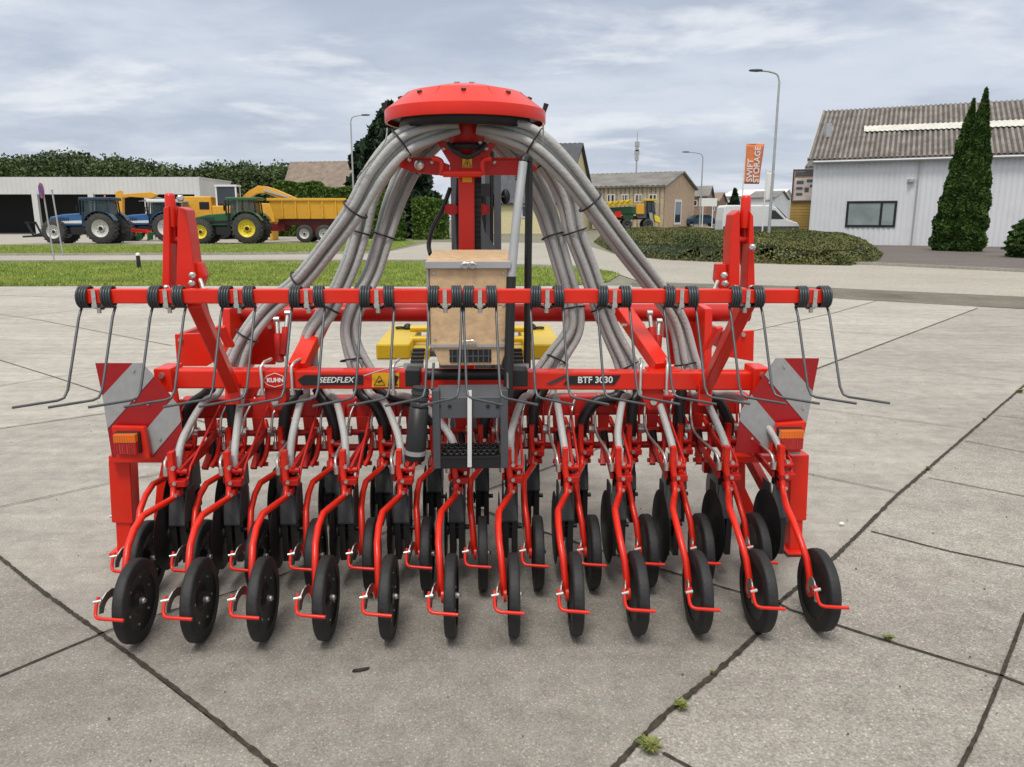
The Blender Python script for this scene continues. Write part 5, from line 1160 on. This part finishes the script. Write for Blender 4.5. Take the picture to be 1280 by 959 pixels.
for x in (-.22,.22):
    m=MB(); m.lathe([(.04,-.05),(.12,-.05),(.125,-.03),(.125,.03),(.12,.05),(.04,.05)],(0,0,0),'x',20); o=part(m,'wheel',M['rubber'],0,FL); o.location=(x,.1,.125)
    m=MB(); m.lathe([(.04,-.05),(.12,-.05),(.125,-.03),(.125,.03),(.12,.05),(.04,.05)],(0,0,0),'x',20); o=part(m,'wheel',M['rubber'],0,FL); o.location=(x,.8,.125)
for xa,xb in ((469.5,513),(655,702)):
    a=fp(xa,430,1.75); b=fp(xb,450,1.75); m=MB(); m.bx(a.x,b.x,a.y,a.y+.85,b.z,a.z); part(m,'yellow_block',M['yellow'],.012,FL)
    c=V3(((a.x+b.x)/2+(.03 if xa<500 else -.03),a.y+.62,a.z+.012)); m=MB()
    for k in (-1,0,1): m.lathe([(.018,-.006),(.030,-.006),(.030,.006),(.018,.006)],c+V3((k*.055,0,.0)),'z',12)
    m.ball(c,.03); part(m,'lifting_chain',M['black'],0,FL)
for xa,xb in ((513,536),(640,655)):
    m=MB()
    for y in (411,424): a=fp(xa,y,2.0); b=fp(xb,y,2.0); m.tube([a,b],.022,8)
    a=fp(xa,438,1.8); b=fp(xb,450,1.8); m.bx(a.x,b.x,a.y,a.y+.3,b.z,a.z); part(m,'block_bar',M['yellow'],0,FL)
a=fp(513,440,1.9); b=fp(655,446,1.9); m=MB(); m.bx(a.x,b.x,a.y+.02,a.y+.14,b.z,a.z); part(m,'block_crossbeam',M['dgrey'],0,FL)
# ================================================================== LIGHT
W=bpy.data.worlds.new('World'); S.world=W; W.use_nodes=True; nt=W.node_tree; N=nt.nodes; L=nt.links
bg=N['Background']; bg.inputs['Strength'].default_value=.1
SUN_EL,SUN_AZ=R(64),R(195)
sky=N.new('ShaderNodeTexSky'); sky.sky_type='NISHITA'; sky.sun_disc=False; sky.sun_elevation=SUN_EL; sky.sun_rotation=SUN_AZ; sky.air_density=1.2; sky.dust_density=2
tc=N.new('ShaderNodeTexCoord'); sx=N.new('ShaderNodeSeparateXYZ'); L.new(tc.outputs['Generated'],sx.inputs[0])
def mth(op,a,b=None,c=None):
    n=N.new('ShaderNodeMath'); n.operation=op
    for i,v in enumerate((a,b,c)):
        if v is None: continue
        if isinstance(v,(int,float)): n.inputs[i].default_value=v
        else: L.new(v,n.inputs[i])
    return n.outputs[0]
zc=mth('ADD',mth('MAXIMUM',sx.outputs['Z'],0.0),.16)
cx=N.new('ShaderNodeCombineXYZ'); L.new(mth('DIVIDE',sx.outputs['X'],zc),cx.inputs[0]); L.new(mth('DIVIDE',sx.outputs['Y'],zc),cx.inputs[1])
def noise(sc,det,ro,off,dist=0,sc3=(1,1,1)):
    m_=N.new('ShaderNodeMapping'); m_.inputs['Location'].default_value=off; m_.inputs['Scale'].default_value=sc3; L.new(cx.outputs[0],m_.inputs['Vector'])
    n=N.new('ShaderNodeTexNoise'); n.inputs['Scale'].default_value=sc; n.inputs['Detail'].default_value=det; n.inputs['Roughness'].default_value=ro; n.inputs['Distortion'].default_value=dist; L.new(m_.outputs[0],n.inputs['Vector']); return n.outputs['Fac']
def rmp(f,p0,p1,c0,c1,mid=None):
    r=N.new('ShaderNodeValToRGB'); r.color_ramp.elements[0].position=p0; r.color_ramp.elements[1].position=p1; r.color_ramp.elements[0].color=(*c0,1); r.color_ramp.elements[1].color=(*c1,1); r.color_ramp.interpolation='EASE'; L.new(f,r.inputs['Fac']); return r.outputs['Color']
def mixc(f,a,b,bt='MIX'):
    n=N.new('ShaderNodeMix'); n.data_type='RGBA'; n.blend_type=bt
    if isinstance(f,(int,float)): n.inputs['Factor'].default_value=f
    else: L.new(f,n.inputs['Factor'])
    L.new(a,n.inputs['A']); L.new(b,n.inputs['B']); return n.outputs['Result']
def rgb(c):
    n=N.new('ShaderNodeRGB'); n.outputs[0].default_value=(*c,1); return n.outputs[0]
base=rmp(noise(.8,7,.6,(3.1,1.7,0),.25,(1,1.25,1)),.36,.64,(.45,.51,.62),(.65,.70,.79))
wisp=noise(1.25,9,.58,(2.4,5.2,0),.2,(1,1.35,1)); f2=rmp(wisp,.50,.66,(0,0,0),(1,1,1))
col=mixc(mth('MULTIPLY',f2,.75),base,rgb((.86,.885,.92)))
low=mth('SUBTRACT',1.0,mth('MULTIPLY',mth('MAXIMUM',sx.outputs['Z'],0.0),7.0)); low=mth('MULTIPLY',mth('MAXIMUM',low,0.0),.45)
col=mixc(low,col,rgb((.56,.62,.72)))
# overcast: the zenith is brighter than the horizon
up=mth('ADD',8.6,mth('MULTIPLY',mth('MAXIMUM',mth('SUBTRACT',sx.outputs['Z'],.27),0.0),SKYUP))
sc=N.new('ShaderNodeVectorMath'); sc.operation='SCALE'; L.new(col,sc.inputs[0]); L.new(up,sc.inputs['Scale'])
wz=mth('MINIMUM',mth('MULTIPLY',mth('MAXIMUM',mth('SUBTRACT',sx.outputs['Z'],.27),0.0),3.0),.8)
lum=N.new('ShaderNodeVectorMath'); lum.operation='SCALE'; L.new(rgb((.72,.70,.66)),lum.inputs[0]); L.new(up,lum.inputs['Scale'])
fin=mixc(.92,sky.outputs[0],mixc(wz,sc.outputs[0],lum.outputs[0])); L.new(fin,bg.inputs['Color'])
ld=bpy.data.lights.new('sun','SUN'); ld.energy=1.7; ld.angle=R(16); ld.color=(1,.965,.91); lo=bpy.data.objects.new('sun',ld); COL.objects.link(lo)
d=Vector((math.sin(SUN_AZ)*math.cos(SUN_EL),math.cos(SUN_AZ)*math.cos(SUN_EL),math.sin(SUN_EL))); lo.rotation_euler=d.to_track_quat('Z','Y').to_euler(); lo.location=(0,0,30)
v=S.view_settings; v.view_transform='Standard'; v.look='None'; v.gamma=1; v.exposure=EXPO; v.use_curve_mapping=False
S.render.engine='CYCLES'; S.cycles.max_bounces=6
S.render.resolution_x=1024; S.render.resolution_y=767
